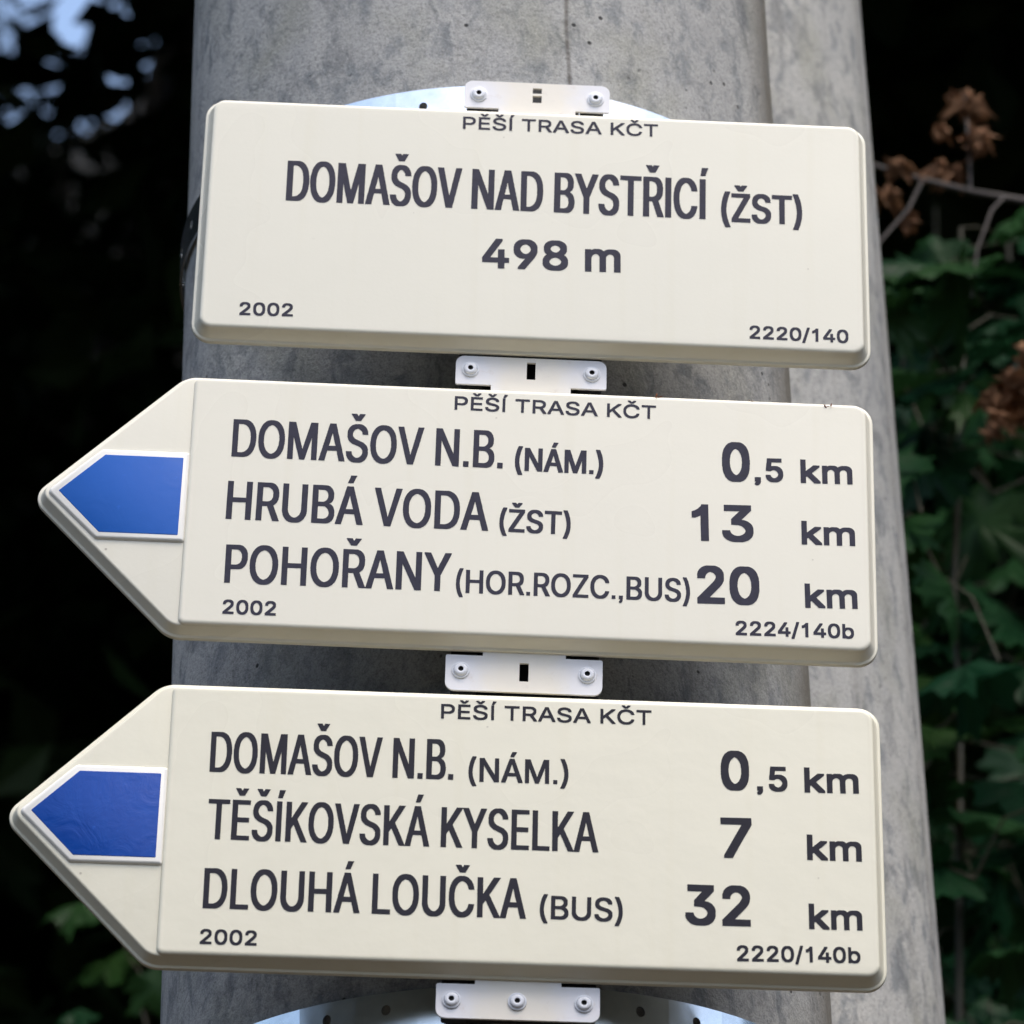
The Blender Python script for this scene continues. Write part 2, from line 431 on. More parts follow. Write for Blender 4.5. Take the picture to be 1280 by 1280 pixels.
# letter outlines (thousandths of an em, fill to the right of each loop): advance|loop|loop...
GLYPHS = {
    ' ': '188|',
    '(': '273|235.8,539 216,495.2 198.5,450.2 183.5,405.2 170.5,358.2 161,314.2 155,272.2 151.5,232.8 151,191.8 153.5,156.2 158.5,121.8 163.5,97.2 172.5,63.2 187.5,16.8 192.5,3.8 216,-52.8 236,-95.8 177.2,-96 158,-62.2 134.5,-12.2 119.5,27.2 106,73.2 97,115.8 90.5,165.8 89,191.8 89,222.8 91.5,261.2 96,296.8 102,330.8 107.5,357.2 115,387.2 124,417.8 135,450.2 145.5,477.2 160.5,509.8 177.2,539',
    ')': '273|37.2,539 96.8,539 108,519.2 131,469.8 142.5,440.2 153.5,405.8 164.5,363.8 173,324.2 178.5,288.8 181.5,262.2 184,222.8 184,190.8 183,170.2 178,125.2 170.5,86.8 157.5,40.8 147.5,11.2 137,-15.8 123,-47.2 112,-69.2 96.8,-96 37,-95.8 56.5,-54.8 72.5,-17.2 86.5,18.8 99.5,59.8 107.5,89.8 114.5,122.8 119.5,157.2 122,192.2 121.5,232.8 118,272.2 112,314.2 102.5,358.2 89.5,405.2 72,458.8 54.5,502.8',
    ',': '180|58,0 58,72 124,72 124,6 118,-34 104,-60 78,-84 58,-62 76,-44 86,-24 88,0',
    '.': '180|58,0 58,72 122,72 122,0',
    '/': '249|234.8,533 71.5,-74.8 70.8,-76 14.2,-76 131,356.2 177.5,531.8 178.2,533',
    '0': '453|236.2,516 257.8,513.5 274.2,509.5 291.8,503 307.2,495 317.2,488.5 335.2,474 349.5,458.8 361.5,442.2 372.5,422.8 381.5,402.2 389.5,378.8 396,352.8 401,323.2 403.5,299.2 405,271.2 405,236.8 403,202.8 400,177.8 396,155.2 389.5,129.2 384.5,113.8 376,92.8 365,71.8 352,52.8 344,43.2 332.8,32 320.8,22 305.8,12 292.8,5.5 270.8,-2 252.8,-5.5 236.8,-7 217.2,-7 191.8,-4 175.8,0 160.8,5.5 144.2,14 127.2,26 109,43.2 101,52.8 89.5,69.2 77,92.8 71.5,105.8 63.5,129.2 57,155.2 52,184.8 49.5,208.8 48,236.8 48,271.2 50,305.2 53,330.2 57,352.8 63.5,378.8 68.5,394.2 77.5,416.2 89,437.8 101.5,455.8 109.5,465.2 120.8,476.5 129.8,484 145.8,495 161.2,503 178.8,509.5 195.8,513.5 217.8,516|233.8,460 220.2,460 206.2,458 192.8,454 180.2,448 169.8,441 158.5,430.8 152,423.2 142.5,409.8 130,385.2 123,365.8 119.5,352.8 112.5,314.8 109,270.2 109,237.8 110,218.2 115,177.2 118,162.2 125,136.8 136,110.2 142,99.8 151.5,86.2 162.8,74 173.2,65.5 179.8,61.5 192.8,55.5 202.8,52.5 219.8,50 234.2,50 248.8,52 260.8,55.5 271.8,60.5 281.2,66.5 290.2,74 301.5,85.8 310.5,98.2 318.5,112.8 324.5,126.8 330,143.2 335,162.2 341,197.2 344,237.8 343.5,281.8 339,325.2 335,346.2 330,365.8 319,394.8 310,411.2 303,421.2 298,427.2 283.2,441 272.2,448.5 260.8,454 247.8,458',
    '1': '420|206,0 206,405 176,380 140,357 98,342 98,402 140,420 178,447 206,478 220,509 272,509 272,0',
    '2': '453|64.2,0 64,47.2 234,229.2 250.5,245.8 280,279.2 298,303.8 311.5,327.8 317,344.2 320,363.8 320,378.8 317.5,395.8 313.5,408.2 307,420.8 301,428.2 287.8,440.5 279.2,446 269.2,451 255.2,456 244.2,458.5 231.2,460 215.8,460 202.8,458.5 193.8,456.5 181.2,452 163.2,441.5 149.5,428.8 141.5,417.8 136.5,408.8 133.5,401.8 129,386.2 126.8,362 66,362.2 66.5,379.2 69,397.8 72,410.2 79,429.2 87.5,444.8 96,456.8 105.5,467.8 115.8,477.5 128.8,487.5 140.8,495 158.2,503.5 173.8,509 192.8,513.5 208.2,515.5 241.2,515.5 256.8,513.5 274.2,509.5 286.8,505.5 301.2,499.5 316.2,491 326.8,483.5 345.5,466.2 354.5,455.2 362,443.8 372,423.2 377.5,405.2 381,380.2 381,363.2 379.5,348.8 375.5,330.2 372.5,321.2 365.5,304.8 353,282.2 344.5,269.8 326.5,246.8 303.5,219.8 274,187.2 153,60.2 153,57.2 388.8,57 389,0.2',
    '3': '453|70.2,509 372,508.8 372,460.8 222,290.2 251.8,290 276.2,286.5 289.8,283 306.2,277 325.8,266.5 347.2,250.5 357.5,240.2 364.5,231.8 377,212.2 382.5,200.8 387,188.2 392,164.8 393,153.8 393,136.2 390,113.2 387,101.8 381,85.8 371,67.2 354.5,45.8 345.2,36.5 331.8,25.5 317.8,16.5 307.2,11 284.2,2.5 269.2,-1.5 253.8,-4.5 236.8,-6.5 199.2,-6.5 176.8,-3.5 159.2,0.5 142.2,6 124.8,13.5 107.8,23 93.8,33 87.2,38.5 70,56.8 62.5,67.8 55.5,81.2 50,96.2 47,108.2 45,119.8 44.2,132 108.8,132 110.5,121.2 114.5,107.8 122.5,91.8 126,86.8 134.2,78 143.2,70.5 151.8,65 160.8,60.5 173.2,56 197.8,51 209.2,50 228.2,50 251.8,53 267.2,57.5 284.8,65.5 299.2,75.5 309.5,85.8 317.5,96.8 323.5,109.8 327,122.2 329,137.2 329,152.2 328,161.8 325,175.8 321,186.8 314,199.8 306,210.2 294.8,221 283.8,229 276.2,233.5 264.8,238.5 247.2,243.5 233.8,246 212.2,248 157,248.2 157,299.2 227.5,380.2 288,447.8 288,451.8 70.2,452',
    '4': '453|310.8,509 109.5,167.2 109,163.2 281.8,163 282,317.8 342.8,318 343,163.2 413,162.8 412.8,105 343,104.8 342.8,0 282,0.2 281.8,105 40,105.2 40.5,159.2 246.5,508.2 247.2,509',
    '5': '453|365.8,509 365.8,452 151.2,452 142.5,382.2 134,301.2 136.2,301 145.8,309 155.2,315 167.2,321 186.2,328 197.8,331 213.8,333.5 237.8,334 261.8,331 279.2,326.5 290.8,322.5 309.8,313.5 317.2,309 333.8,296.5 354.5,274.2 369,252.8 379.5,230.2 387,204.8 389.5,190.2 391,173.2 391,152.8 390,139.8 385,113.2 376.5,89.8 368.5,74.8 359,60.2 348.5,47.2 335.8,34.5 324.2,25 309.2,15 296.2,8.5 283.8,3.5 271.2,-0.5 250.2,-5 230.8,-7 210.8,-7 194.2,-5.5 177.2,-2.5 164.2,1 149.2,6.5 127.8,17.5 111.2,29 95.5,43.8 85,56.8 76.5,70.2 68.5,87.2 62,110.2 60,125.8 60.2,130 121.8,130 127,108.8 134.5,93.8 142,83.8 151.8,74 163.8,65 178.2,57.5 199.8,51.5 212.8,50 228.8,50 244.2,52 260.2,56.5 276.2,64 291.8,75.5 300.5,84.2 308,93.8 317.5,110.8 325,133.2 328,154.2 327.5,176.2 324.5,193.8 319,210.8 312.5,223.8 303,237.2 288.8,252 281.2,258 263.8,268 249.8,273 238.8,275.5 225.8,277 203.8,276.5 185.2,273.5 172.2,270 155.8,264 139.2,255 128.2,246 88.2,250 67,253.2 96,508.8',
    '7': '453|97.2,0 323,447.8 323,451.8 62.2,452 62,508.8 390.8,509 391,448.8 277,223.8 165.5,0.8 164.8,0',
    '8': '453|215.8,516 243.8,515.5 267.2,512 288.2,506 309.2,496.5 330.8,482.5 349.5,465.2 359,453.2 370,434.8 378,413.2 380.5,401.8 382,388.2 382,372.2 380.5,358.8 376.5,342.2 373,332.8 367.5,321.2 359,307.8 351.5,298.2 340.8,287.5 333.8,282 323.2,275.5 310.8,270 301.2,267.5 300,266.8 300,265.2 321.8,258.5 339.2,249.5 354.2,238.5 369.5,222.8 382.5,203.8 392,184.2 398,164.8 401,143.2 401,127.2 399.5,113.8 396.5,100.2 391.5,85.8 384.5,71.8 375,57.2 367.5,47.8 356.8,37 335.2,21 323.2,14 304.2,5.5 290.2,1 270.2,-3.5 237.8,-7 214.8,-7 200.2,-6 182.2,-3.5 166.2,0 148.8,5.5 137.8,10 122.2,18 108.2,27 96.2,36.5 84.5,48.2 75,60.2 67,72.8 61,85.2 57,96.8 54,109.8 52,126.8 52,143.8 53,155.2 58,178.2 67.5,200.2 79,218.2 85,225.8 97.8,238.5 112.8,249.5 125.8,256.5 134.2,260 153,265.2 153,266.8 151.8,267.5 140.8,270.5 126.8,277 118.8,282 108.8,290 101,297.8 93,307.8 86.5,317.8 80.5,329.2 73,351.2 70,372.2 70,388.2 71.5,401.8 75,417.2 79,428.8 89,448.8 101.5,464.8 115.8,478.5 132.2,490.5 152.8,501.5 171.2,508.5 189.8,513|115.5,127.2 117.5,116.8 120.5,107.2 129,90.8 141.8,76.5 151.2,69 159.2,64 170.2,58.5 184.2,54 198.2,51 216.8,49 235.2,49 247.2,50 269.8,54.5 284.2,59.5 300.8,69 310.2,76.5 317.5,83.8 325.5,94.8 331.5,107.2 334.5,116.8 337,132.2 336.5,151.2 334,163.8 330.5,173.8 325.5,183.8 320,192.2 306.8,207 291.2,218.5 275.2,226.5 254.8,232.5 234.8,235 210.8,234.5 188.8,230.5 170.8,224 154.8,214.5 145.2,207 138,199.8 126.5,183.8 121.5,173.8 118,163.8 115,145.8|313,409.8 305,424.8 295.2,436 283.2,445 263.8,454 251.8,457.5 239.8,459.5 218.8,460 200.8,457.5 185.8,453 173.2,447.5 160.2,439 149,426.8 139,408.8 134.5,394.2 133,382.8 133.5,363.2 135,354.2 138.5,342.8 143.5,332.2 148.5,324.2 161.2,310.5 172.8,302.5 186.8,296 201.2,292 217.8,290 234.2,290 244.8,291 265.2,296 279.8,303 291.8,312 298.5,318.8 306,328.2 312.5,340.2 317,354.2 319,368.8 319,382.8 318,391.8',
    '9': '453|130.2,0 275.5,211.2 258.8,202.5 249.2,199 238.8,196.5 226.2,195 207.8,195 194.8,196 176.2,199 153.2,206 130.8,217.5 112.8,231 101,242.8 87,261.8 76.5,281.8 70,300.8 66,320.2 64,341.2 64,361.8 65,374.2 70,400.8 76,418.2 83.5,433.8 97.5,455.2 105,464.2 118.8,477.5 127.8,484.5 145.2,495.5 159.2,502.5 176.8,509 190.2,512.5 205.2,515 217.2,516 242.2,515.5 257.2,513.5 272.8,510 287.8,505 307.8,495.5 330.2,480.5 345,466.8 353.5,456.8 363.5,442.2 370,430.8 377.5,414.2 383,397.2 386,383.8 388.5,364.8 388.5,332.2 386,314.8 382,297.2 376,277.8 369.5,261.2 358,237.8 340,206.2 311,161.8 201,1.2 199.8,0|263.8,454 252.2,457.5 240.2,459.5 218.2,460 200.8,457.5 182.2,451 166.2,441 151.5,427.2 139,409.2 132.5,394.8 129,383.8 126,369.2 125,359.2 125,343.8 128,322.8 135,301.2 138.5,293.8 145,283.8 150.5,276.8 161.2,266 176.2,255.5 191.8,248.5 209.8,244 218.8,243 233.2,243 242.8,244 254.2,246.5 271.8,253 286.8,262 301,275.2 310.5,288.2 320.5,308.8 325,325.2 327,341.8 327,358.8 326,369.8 324,381.2 320.5,393.2 311,413.2 300,428.8 292.2,436.5 283.2,443.5 271.8,450.5',
    'A': '480|201.2,509 275.8,509 276.5,508.2 462.8,0 395.2,0 394.5,0.8 344.2,142 134.8,142 122.5,108.8 85.5,0.8 84.8,0 16,0.2|238.8,455.5 219.5,390.8 198,325.8 192,304.8 154.5,199.2 323.8,199 289,295.8 276.5,333.2 258.5,388.8',
    'B': '456|60.2,509 252.8,509 271.8,507.5 292.8,504 307.8,500 318.8,496 331.2,490 342.8,483 353.2,475 365,463.8 379.5,444.8 386.5,431.2 392.5,414.8 396,399.8 397.5,388.8 397.5,358.2 395.5,344.8 391,328.8 386.5,318.8 380,308.8 374,301.2 362.8,290.5 349.8,281.5 335.8,274 315,266.8 315.2,262 331.2,259.5 347.8,253.5 361.8,246 376.8,235 387,224.8 398.5,209.2 408.5,190.8 414.5,172.2 417.5,152.8 418,127.8 414.5,102.8 409.5,86.2 401.5,69.2 390.5,52.8 376.8,38.5 362.8,28 341.2,16.5 324.2,10 302.2,4.5 276.8,1 260.2,0 60,0.2|125,230.8 125.2,57 256.2,57 281.2,59.5 304.8,65.5 320.8,73 330.2,80 337,86.8 344.5,96.8 349,105.2 352.5,115.2 355,130.2 354.5,149.2 351.5,163.8 344.5,180.2 335.5,193.8 322.8,206.5 308.8,216.5 297.2,222.5 289.2,225.5 277.8,228.5 264.2,230.5|125,285.2 251.8,285.5 263.8,287.5 276.2,291 286.2,295 297.8,301 309.2,309.5 320,321.2 329.5,337.2 334,351.2 336,365.2 335.5,383.8 331,401.8 325.5,413.2 318,423.8 309.2,432.5 302.2,437.5 286.8,445 267.8,450 249.2,452 125.2,452',
    'C': '510|375.2,19.5 357.8,11 330.8,1.5 309.2,-3.5 286.2,-6.5 255.8,-7 233.8,-5 214.2,-1.5 188.8,6 170.8,13.5 151.2,24 137.8,33 119.2,48 102,65.8 88,83.8 74,106.8 62,131.8 54,153.8 47.5,178.2 42.5,207.8 40,240.2 40,268.2 42.5,300.8 47,327.8 53,351.2 62,376.2 74,401.2 88,424.2 101,441.2 122.8,463.5 142.2,479 157.2,488.5 179.8,499.5 199.2,506.5 214.2,510.5 233.8,514 255.8,516 277.8,516 302.8,513.5 326.2,508.5 348.2,501.5 364.2,495 381.2,486 393.2,478 411.2,463.5 426.5,448.2 437,435.2 447.5,419.2 458.5,397.8 466,377.2 470.5,360.8 472.8,348 408.2,348 405.5,358.8 399,376.8 393,388.8 385,401.2 379,408.8 368.2,419.5 344.2,437 332.2,443 315.8,449 303.2,452.5 288.8,455 276.8,456 258.2,456 242.8,454.5 229.8,452 211.8,446.5 191.8,437 169.2,422 152.5,406.2 143,394.8 135.5,383.8 124,362.2 114.5,337.2 108.5,313.8 105.5,295.8 103.5,276.2 103.5,232.2 105.5,212.2 108.5,194.8 112.5,178.2 118,161.2 124,146.8 132.5,130.8 142,116.2 154.5,100.8 164.2,91 177.8,80 189.8,72.5 205.2,65 229.8,57 242.8,54.5 258.2,53 276.8,53 295.8,55 309.2,58 323.2,62.5 339.8,69.5 352.8,77.5 368.2,89.5 379,100.2 390,115.2 399.5,133.2 408.2,160 473,159.8 469,140.2 460,114.2 451.5,96.8 437.5,74.2 426,59.8 412.8,46.5 393.2,31',
    'D': '502|60.2,0 60,508.8 238.2,509 263.8,507 290.2,502.5 315.2,495.5 336.2,487 359.2,474.5 380.2,459.5 400.5,440.2 415,422.2 423.5,409.2 436,385.2 444.5,364.8 451,344.2 458,311.8 461.5,279.2 462,241.2 460,213.2 457,192.2 451,165.8 443,141.2 436,124.8 421.5,98.2 410,81.8 399.5,69.2 386.8,56.5 372.2,44.5 355.8,33.5 333.8,22 319.2,16 300.8,10 270.2,3.5 232.8,0|125.2,57 235.8,57.5 268.2,62 294.2,69.5 308.2,75.5 323.2,84 344.8,100.5 353.5,109.2 363,120.8 371.5,133.8 378,146.2 385,163.8 389.5,178.2 395,202.8 398,226.2 399,242.2 398.5,277.2 396.5,297.2 392.5,319.8 387,340.2 381,356.8 372.5,374.2 363.5,388.2 352,402.2 337.2,416 322.8,426.5 308.2,434.5 295.2,440 279.8,445 264.2,448.5 246.2,451 232.2,452 125,451.8',
    'E': '419|374.8,0 60,0.2 60.2,509 372,508.8 371.8,452 125,451.8 125.2,286 355,285.8 354.8,229 125.2,229 125,57.2 374.8,57',
    'H': '517|60.2,0 60,508.8 125,508.8 125.2,289 391.8,289 392,508.8 456.8,509 457,0.2 392,0.2 391.8,232 125.2,232 125,0.2',
    'I': '195|65,0 65,509 130,509 130,0',
    'K': '467|448.8,0 372.2,0 198.2,244.5 125,167.2 125,0.2 60,0.2 60.2,509 125,508.8 124.2,242.5 174,303.2 364.2,509 448,508.8 243,288.2',
    'L': '393|60.2,509 125,508.8 125,57.2 360.8,57 360.8,0 60,0.2',
    'M': '628|567.8,509 568,0.2 504,0.2 504,330.2 505,342.2 506.2,435.5 499.5,413.2 476.5,346.2 467.5,323.8 456.5,291.8 341.8,0 286.2,0 285.5,0.8 238.5,120.8 167,298.2 144.5,361.8 119.8,435.5 120,401.8 121,386.2 121,344.2 122,331.8 122,0.2 60.2,0 60,508.8 151.8,509 152.5,508.2 216.5,341.2 282.5,173.8 314.8,73 334.5,136.2 351.5,186.2 400.5,311.2 475.5,508.2 476.2,509',
    'N': '523|60.2,509 135.8,509 137,507.8 252.5,324.8 354.5,165.2 387.5,108.2 402.2,78 399,143.2 399,508.8 463,508.8 462.8,0 387.2,0 386,1.2 201,291.2 175.5,333.2 120.2,429.5 125,311.8 125,0.2 60,0.2',
    'O': '533|278.2,516 303.8,513.5 327.8,508.5 349.2,501.5 371.2,491.5 390.2,480 408.2,466 426,448.8 439,433.2 454,411.2 466.5,388.2 476.5,363.2 482,345.2 487.5,320.8 491.5,291.8 493,268.2 493,240.2 491.5,216.8 487.5,187.8 481.5,161.2 473,135.2 462,110.8 451.5,92.8 437,72.2 423,56.2 404.8,39.5 386.8,26.5 371.2,17.5 349.2,7.5 327.8,0.5 303.8,-4.5 278.2,-7 255.8,-7 233.8,-5 214.2,-1.5 188.8,6 170.8,13.5 151.2,24 131.8,37.5 116.2,51 97,72.2 82.5,92.8 72,110.8 62,131.8 52.5,158.8 47.5,178.2 42.5,207.8 40,240.2 40,268.2 42,296.2 45.5,320.2 51,344.2 59,368.8 65.5,384.2 80,411.2 92,429.2 108,448.8 125.8,466 143.8,480 162.8,491.5 184.8,501.5 206.2,508.5 230.2,513.5 255.8,516|275.8,456 258.2,456 242.8,454.5 223.8,450.5 210.2,446 189.8,436.5 177.8,429 164.2,418 154.5,408.2 142,392.8 132.5,378.2 124,362.2 117.5,346.2 111.5,326.8 108,311.2 104.5,287.8 103,266.8 103,241.2 104.5,220.2 107,202.2 110.5,185.2 114.5,170.8 122,150.2 130.5,133.2 140,118.2 150.5,104.8 160.8,94 177.8,80 189.8,72.5 205.2,65 223.8,58.5 242.8,54.5 258.2,53 275.8,53 290.8,54.5 309.8,58.5 323.2,63 340.8,71 357.8,81.5 370.8,92 380.5,101.8 390,113.2 400.5,129.2 410.5,148.8 415.5,160.8 421,177.8 425.5,197.8 428.5,218.8 430,240.8 430,267.8 429,284.2 426.5,305.2 423,323.2 415.5,348.2 410.5,360.2 402.5,376.2 392,392.8 381.5,405.8 369.8,417.5 355.2,429 340.8,438 328.2,444 309.8,450.5 290.8,454.5',
    'P': '445|60.2,0 60,508.8 255.8,508.5 274.2,506.5 296.2,502 311.8,497 325.2,491 341.8,481.5 353.2,473.5 363.2,465 374,453.8 381,444.8 389.5,431.2 397,414.2 403,395.8 406.5,379.8 408.5,364.2 409,338.2 408,326.2 406,312.8 402,295.8 397,280.8 389.5,263.8 381,250.2 374,241.2 360.8,227.5 351.8,220 328.8,205 314.2,198.5 300.8,194 274.8,188.5 247.2,186 125.2,186 125,0.2|125.2,242 242.8,242 258.2,243.5 275.2,247 288.2,251.5 300.8,258 313.2,267.5 325.5,281.2 335,297.8 341,316.2 344,338.8 343.5,364.2 339.5,385.8 332,404.2 321,419.8 309.8,430.5 298.2,438.5 291.2,442 278.8,446.5 263.2,450 242.8,452 125.2,452',
    'R': '449|60.2,509 248.2,509 268.2,507.5 284.8,505 300.2,501.5 314.8,497 328.2,491.5 338.8,486 348.2,480 361.2,470 374,457.2 380,449.8 388,437.2 396.5,420.2 402.5,403.2 407,382.2 409,362.2 409,341.8 407,321.2 403,302.8 397,285.2 389,268.8 382.5,258.2 371.5,244.8 359.2,233.5 348.2,225.5 337.2,219 324.8,213 314.8,209.5 314,208.2 427.8,0 353.2,0 352.5,0.8 246.8,198 125,197.8 125,0.2 60,0.2|125,451.8 125.2,255 244.8,255 267.8,257.5 282.8,261 301.2,268.5 314.2,277 328,290.8 333.5,298.8 336.5,305.2 342.5,324.8 345,343.8 344.5,366.8 340.5,387.8 335,403.2 326.5,416.8 313.2,430 299.2,439.5 288.8,444 274.8,448 256.8,451 243.8,452',
    'S': '447|252.8,515 282.2,510 307.2,502 333.2,489 343.8,482 357.2,471 367.5,460.8 377,449.2 385,436.8 390,426.8 394,416.8 398,402.8 400.5,387.8 401,378.2 337.2,378 334,395.2 329.5,406.8 325.5,413.8 320,421.2 310.2,431 299.2,439 278.8,449.5 257.2,456 233.8,459 209.2,458.5 197.8,457 182.2,453.5 163.2,446.5 148.8,438 134.5,425.2 123.5,409.8 119,399.8 116.5,391.2 115,381.8 115,369.8 116.5,359.2 119,351.2 124,341.8 130.8,334 146.2,320.5 161.8,311 178.8,304 211.2,293 238.8,286.5 282.2,274 311.2,264.5 338.2,251 361.8,236 369.8,229 384,213.8 395,198.2 400.5,186.2 405,171.2 407.5,155.2 408,130.2 407,119.2 403,99.8 398.5,86.8 392.5,74.2 382.5,58.2 373,46.2 363.8,37 351.2,27 338.8,19 320.2,9.5 308.2,4.5 289.2,-1.5 273.2,-5 256.2,-7.5 236.2,-9 211.8,-9 186.8,-7 157.8,-1.5 129.8,8 103.8,21.5 85.2,35.5 75,45.8 65,58.2 56.5,71.8 50.5,83.8 44.5,99.8 41,113.2 38,136.8 103.8,137 105.5,125.2 108.5,113.8 115.5,98.2 123,87.8 133.2,77.5 143.2,70 162.8,60 172.2,56.5 189.2,52 214.2,49 240.8,49.5 265.8,53.5 278.2,57 289.8,61.5 309.8,73 316.8,78.5 325.5,87.2 336.5,102.2 341.5,112.8 344.5,122.8 346,133.2 346,144.8 344.5,154.8 342,162.8 336,174.2 325.2,186 307.8,199 295.2,205.5 258.2,218.5 179.8,240 154.8,248.5 133.8,257.5 120.2,264.5 95.2,281 85.8,289 75.5,300.2 66,314.2 60,326.8 55,342.8 52.5,357.8 52,380.2 53,391.2 55.5,404.8 59,416.8 65,431.2 72,443.8 82,457.2 93.8,469.5 105.8,479.5 116.8,487 134.2,496.5 150.8,503.5 178.8,511.5 197.2,514.5 215.8,516 238.2,516',
    'T': '449|256.8,0 193,0.2 193,451.8 32.2,452 32.2,509 417,508.8 416.8,452 257,451.8',
    'U': '517|60.2,509 124,508.8 124,169.8 127.5,146.2 133.5,127.8 141.5,111.8 154.5,93.8 168.8,80 182.2,70.5 195.8,63.5 210.8,58 228.8,54 248.8,52 269.2,52 292.2,54.5 316.2,61 332.2,68.5 349.2,80 363.5,93.8 374,107.8 381,120.8 384.5,129.2 389.5,145.8 393,169.8 393,508.8 457,508.8 457,162.8 455,142.2 452.5,128.8 446.5,108.2 441,94.8 433,79.8 421,62.8 411.5,51.8 394.8,36 377.8,23.5 365.2,16 343.2,6 322.8,-0.5 304.2,-4.5 270.8,-8 238.8,-7.5 213.8,-4.5 191.2,0.5 174.2,6 158.8,12.5 143.2,21 129.2,30.5 118.2,39.5 103.5,54.2 89,73.2 80.5,87.2 74.5,99.2 68,116.2 62.5,139.2 60,162.8',
    'V': '480|16.2,509 83.8,509 84.5,508.2 200.5,182.2 241.2,53 260.5,118.2 282,183.8 394.5,508.2 395.2,509 463,508.8 277.8,0 204.2,0 203.5,0.8',
    'Y': '472|203.2,0 203,208.2 66.5,428.8 16,508.8 90.8,509 92,507.8 205,322.8 220.5,295.2 236.8,262.5 242.5,276.2 252.5,296.2 275.5,336.8 380,507.8 381.2,509 454.8,509 268,208.2 268,0.2',
    'Z': '438|40.2,509 397,508.8 397,461.8 167,125.8 114.5,55.2 147.2,57 398.8,57 398.8,0 42,0.2 42,46.2 268.5,378.8 306,431.2 323,452.8 306.8,453 290.8,452 40.2,452',
    'b': '424|53.2,509 114,508.8 114.2,319 117.8,319 119,320.2 135,343.8 144.8,354.5 155.8,363.5 175.8,375.5 188.8,380 205.2,383 217.8,384 238.2,384 250.2,383 265.2,380.5 287.2,374 309.2,363.5 322.2,354.5 334.2,344 348,328.8 359,313.2 370.5,292.2 378.5,270.8 383.5,252.2 387,233.8 389.5,210.8 390,176.8 389,160.8 386.5,140.8 382,118.8 376,98.8 370.5,84.8 359,63.8 348,48.2 337.5,36.2 324.8,24.5 310.2,14 294.8,5.5 285.2,1.5 269.2,-3.5 245.2,-7.5 212.8,-7.5 188.8,-3 170.8,4.5 152.8,16.5 138,30.8 125.5,47.2 119,57.8 117.8,59 112.2,59 111.8,0 53,0.2|212.2,47 227.8,47 237.8,48 251.2,51 258.2,53.5 266.8,57.5 276.8,64 284.2,70 295.5,81.2 307.5,98.2 316.5,117.8 320.5,129.8 324.5,146.8 328,177.8 327.5,208.2 323.5,236.2 316.5,260.2 313,268.8 305,283.8 295,297.2 285.2,307 270.2,318 261.2,322.5 249.8,326.5 237.8,329 227.8,330 212.2,330 202.8,329 182.8,324 170.8,318.5 162.8,313.5 155.8,308 144.5,296.8 139,289.8 131.5,277.8 126.5,267.2 121,251.8 115.5,226.8 113,200.8 113.5,168.8 118,137.8 124.5,115.8 128.5,106.2 136,92.8 145,80.8 156.8,69 168.2,60.5 179.8,54.5 189.2,51 199.8,48.5',
    'k': '381|53.2,509 114,508.8 114.2,212 120.8,212 284.2,379 360,378.8 201,216.2 371.8,0 294.2,0 154.2,178 114,140.8 114,0.2 53,0.2',
    'm': '610|557,0.2 496,0.2 496,261.8 494,276.8 489,292.2 481,305.2 473.2,313 464.2,319 456.2,323 448.2,326 435.2,329 426.2,330 411.2,330 395.8,328 382.2,324 372.8,319.5 364.2,313.5 353,302.2 345.5,291.2 341,281.2 337,267.8 335,253.8 335,0.2 274.2,0 274,266.2 272,279.2 268,290.8 261.5,301.8 253.2,311 242.8,319 234.2,323.5 220.2,328 206.2,330 192.2,330 178.8,328 167.2,324.5 154.8,318.5 143.2,310.5 135,302.2 126.5,290.2 120.5,278.2 116.5,264.8 114,246.2 114,0.2 53.2,0 53,378.8 112,378.8 112.2,309.5 116,319.8 124.5,335.8 132,346.2 144.8,358.5 161.2,370.5 173.8,377 184.2,381 201.8,385 211.2,386 226.8,386 240.2,384.5 258.8,379.5 272.8,372.5 287.2,361 300.5,345.8 311.5,326.8 317.2,310.5 321.5,320.2 330,334.2 337,343.2 348.2,354.5 355.8,360.5 370.8,370 381.8,375.5 397.8,381 414.2,384.5 428.2,386 445.2,386 461.8,384 476.2,380.5 492.2,374.5 503.2,368.5 513.8,361 527.5,347.8 540.5,329.2 546,317.8 550,306.8 553.5,293.2 556,277.2 557,265.2',
    'Á': '480|201.2,509 275.8,509 276.5,508.2 462.8,0 395.2,0 394.5,0.8 344.2,142 134.8,142 122.5,108.8 85.5,0.8 84.8,0 16,0.2|238.8,455.5 219.5,390.8 198,325.8 192,304.8 154.5,199.2 323.8,199 289,295.8 276.5,333.2 258.5,388.8|329,658.8 262.8,558 213,558.2 260.2,659',
    'Í': '195|65,0 65,509 130,509 130,0|82,548 112,655 188,655 124,548',
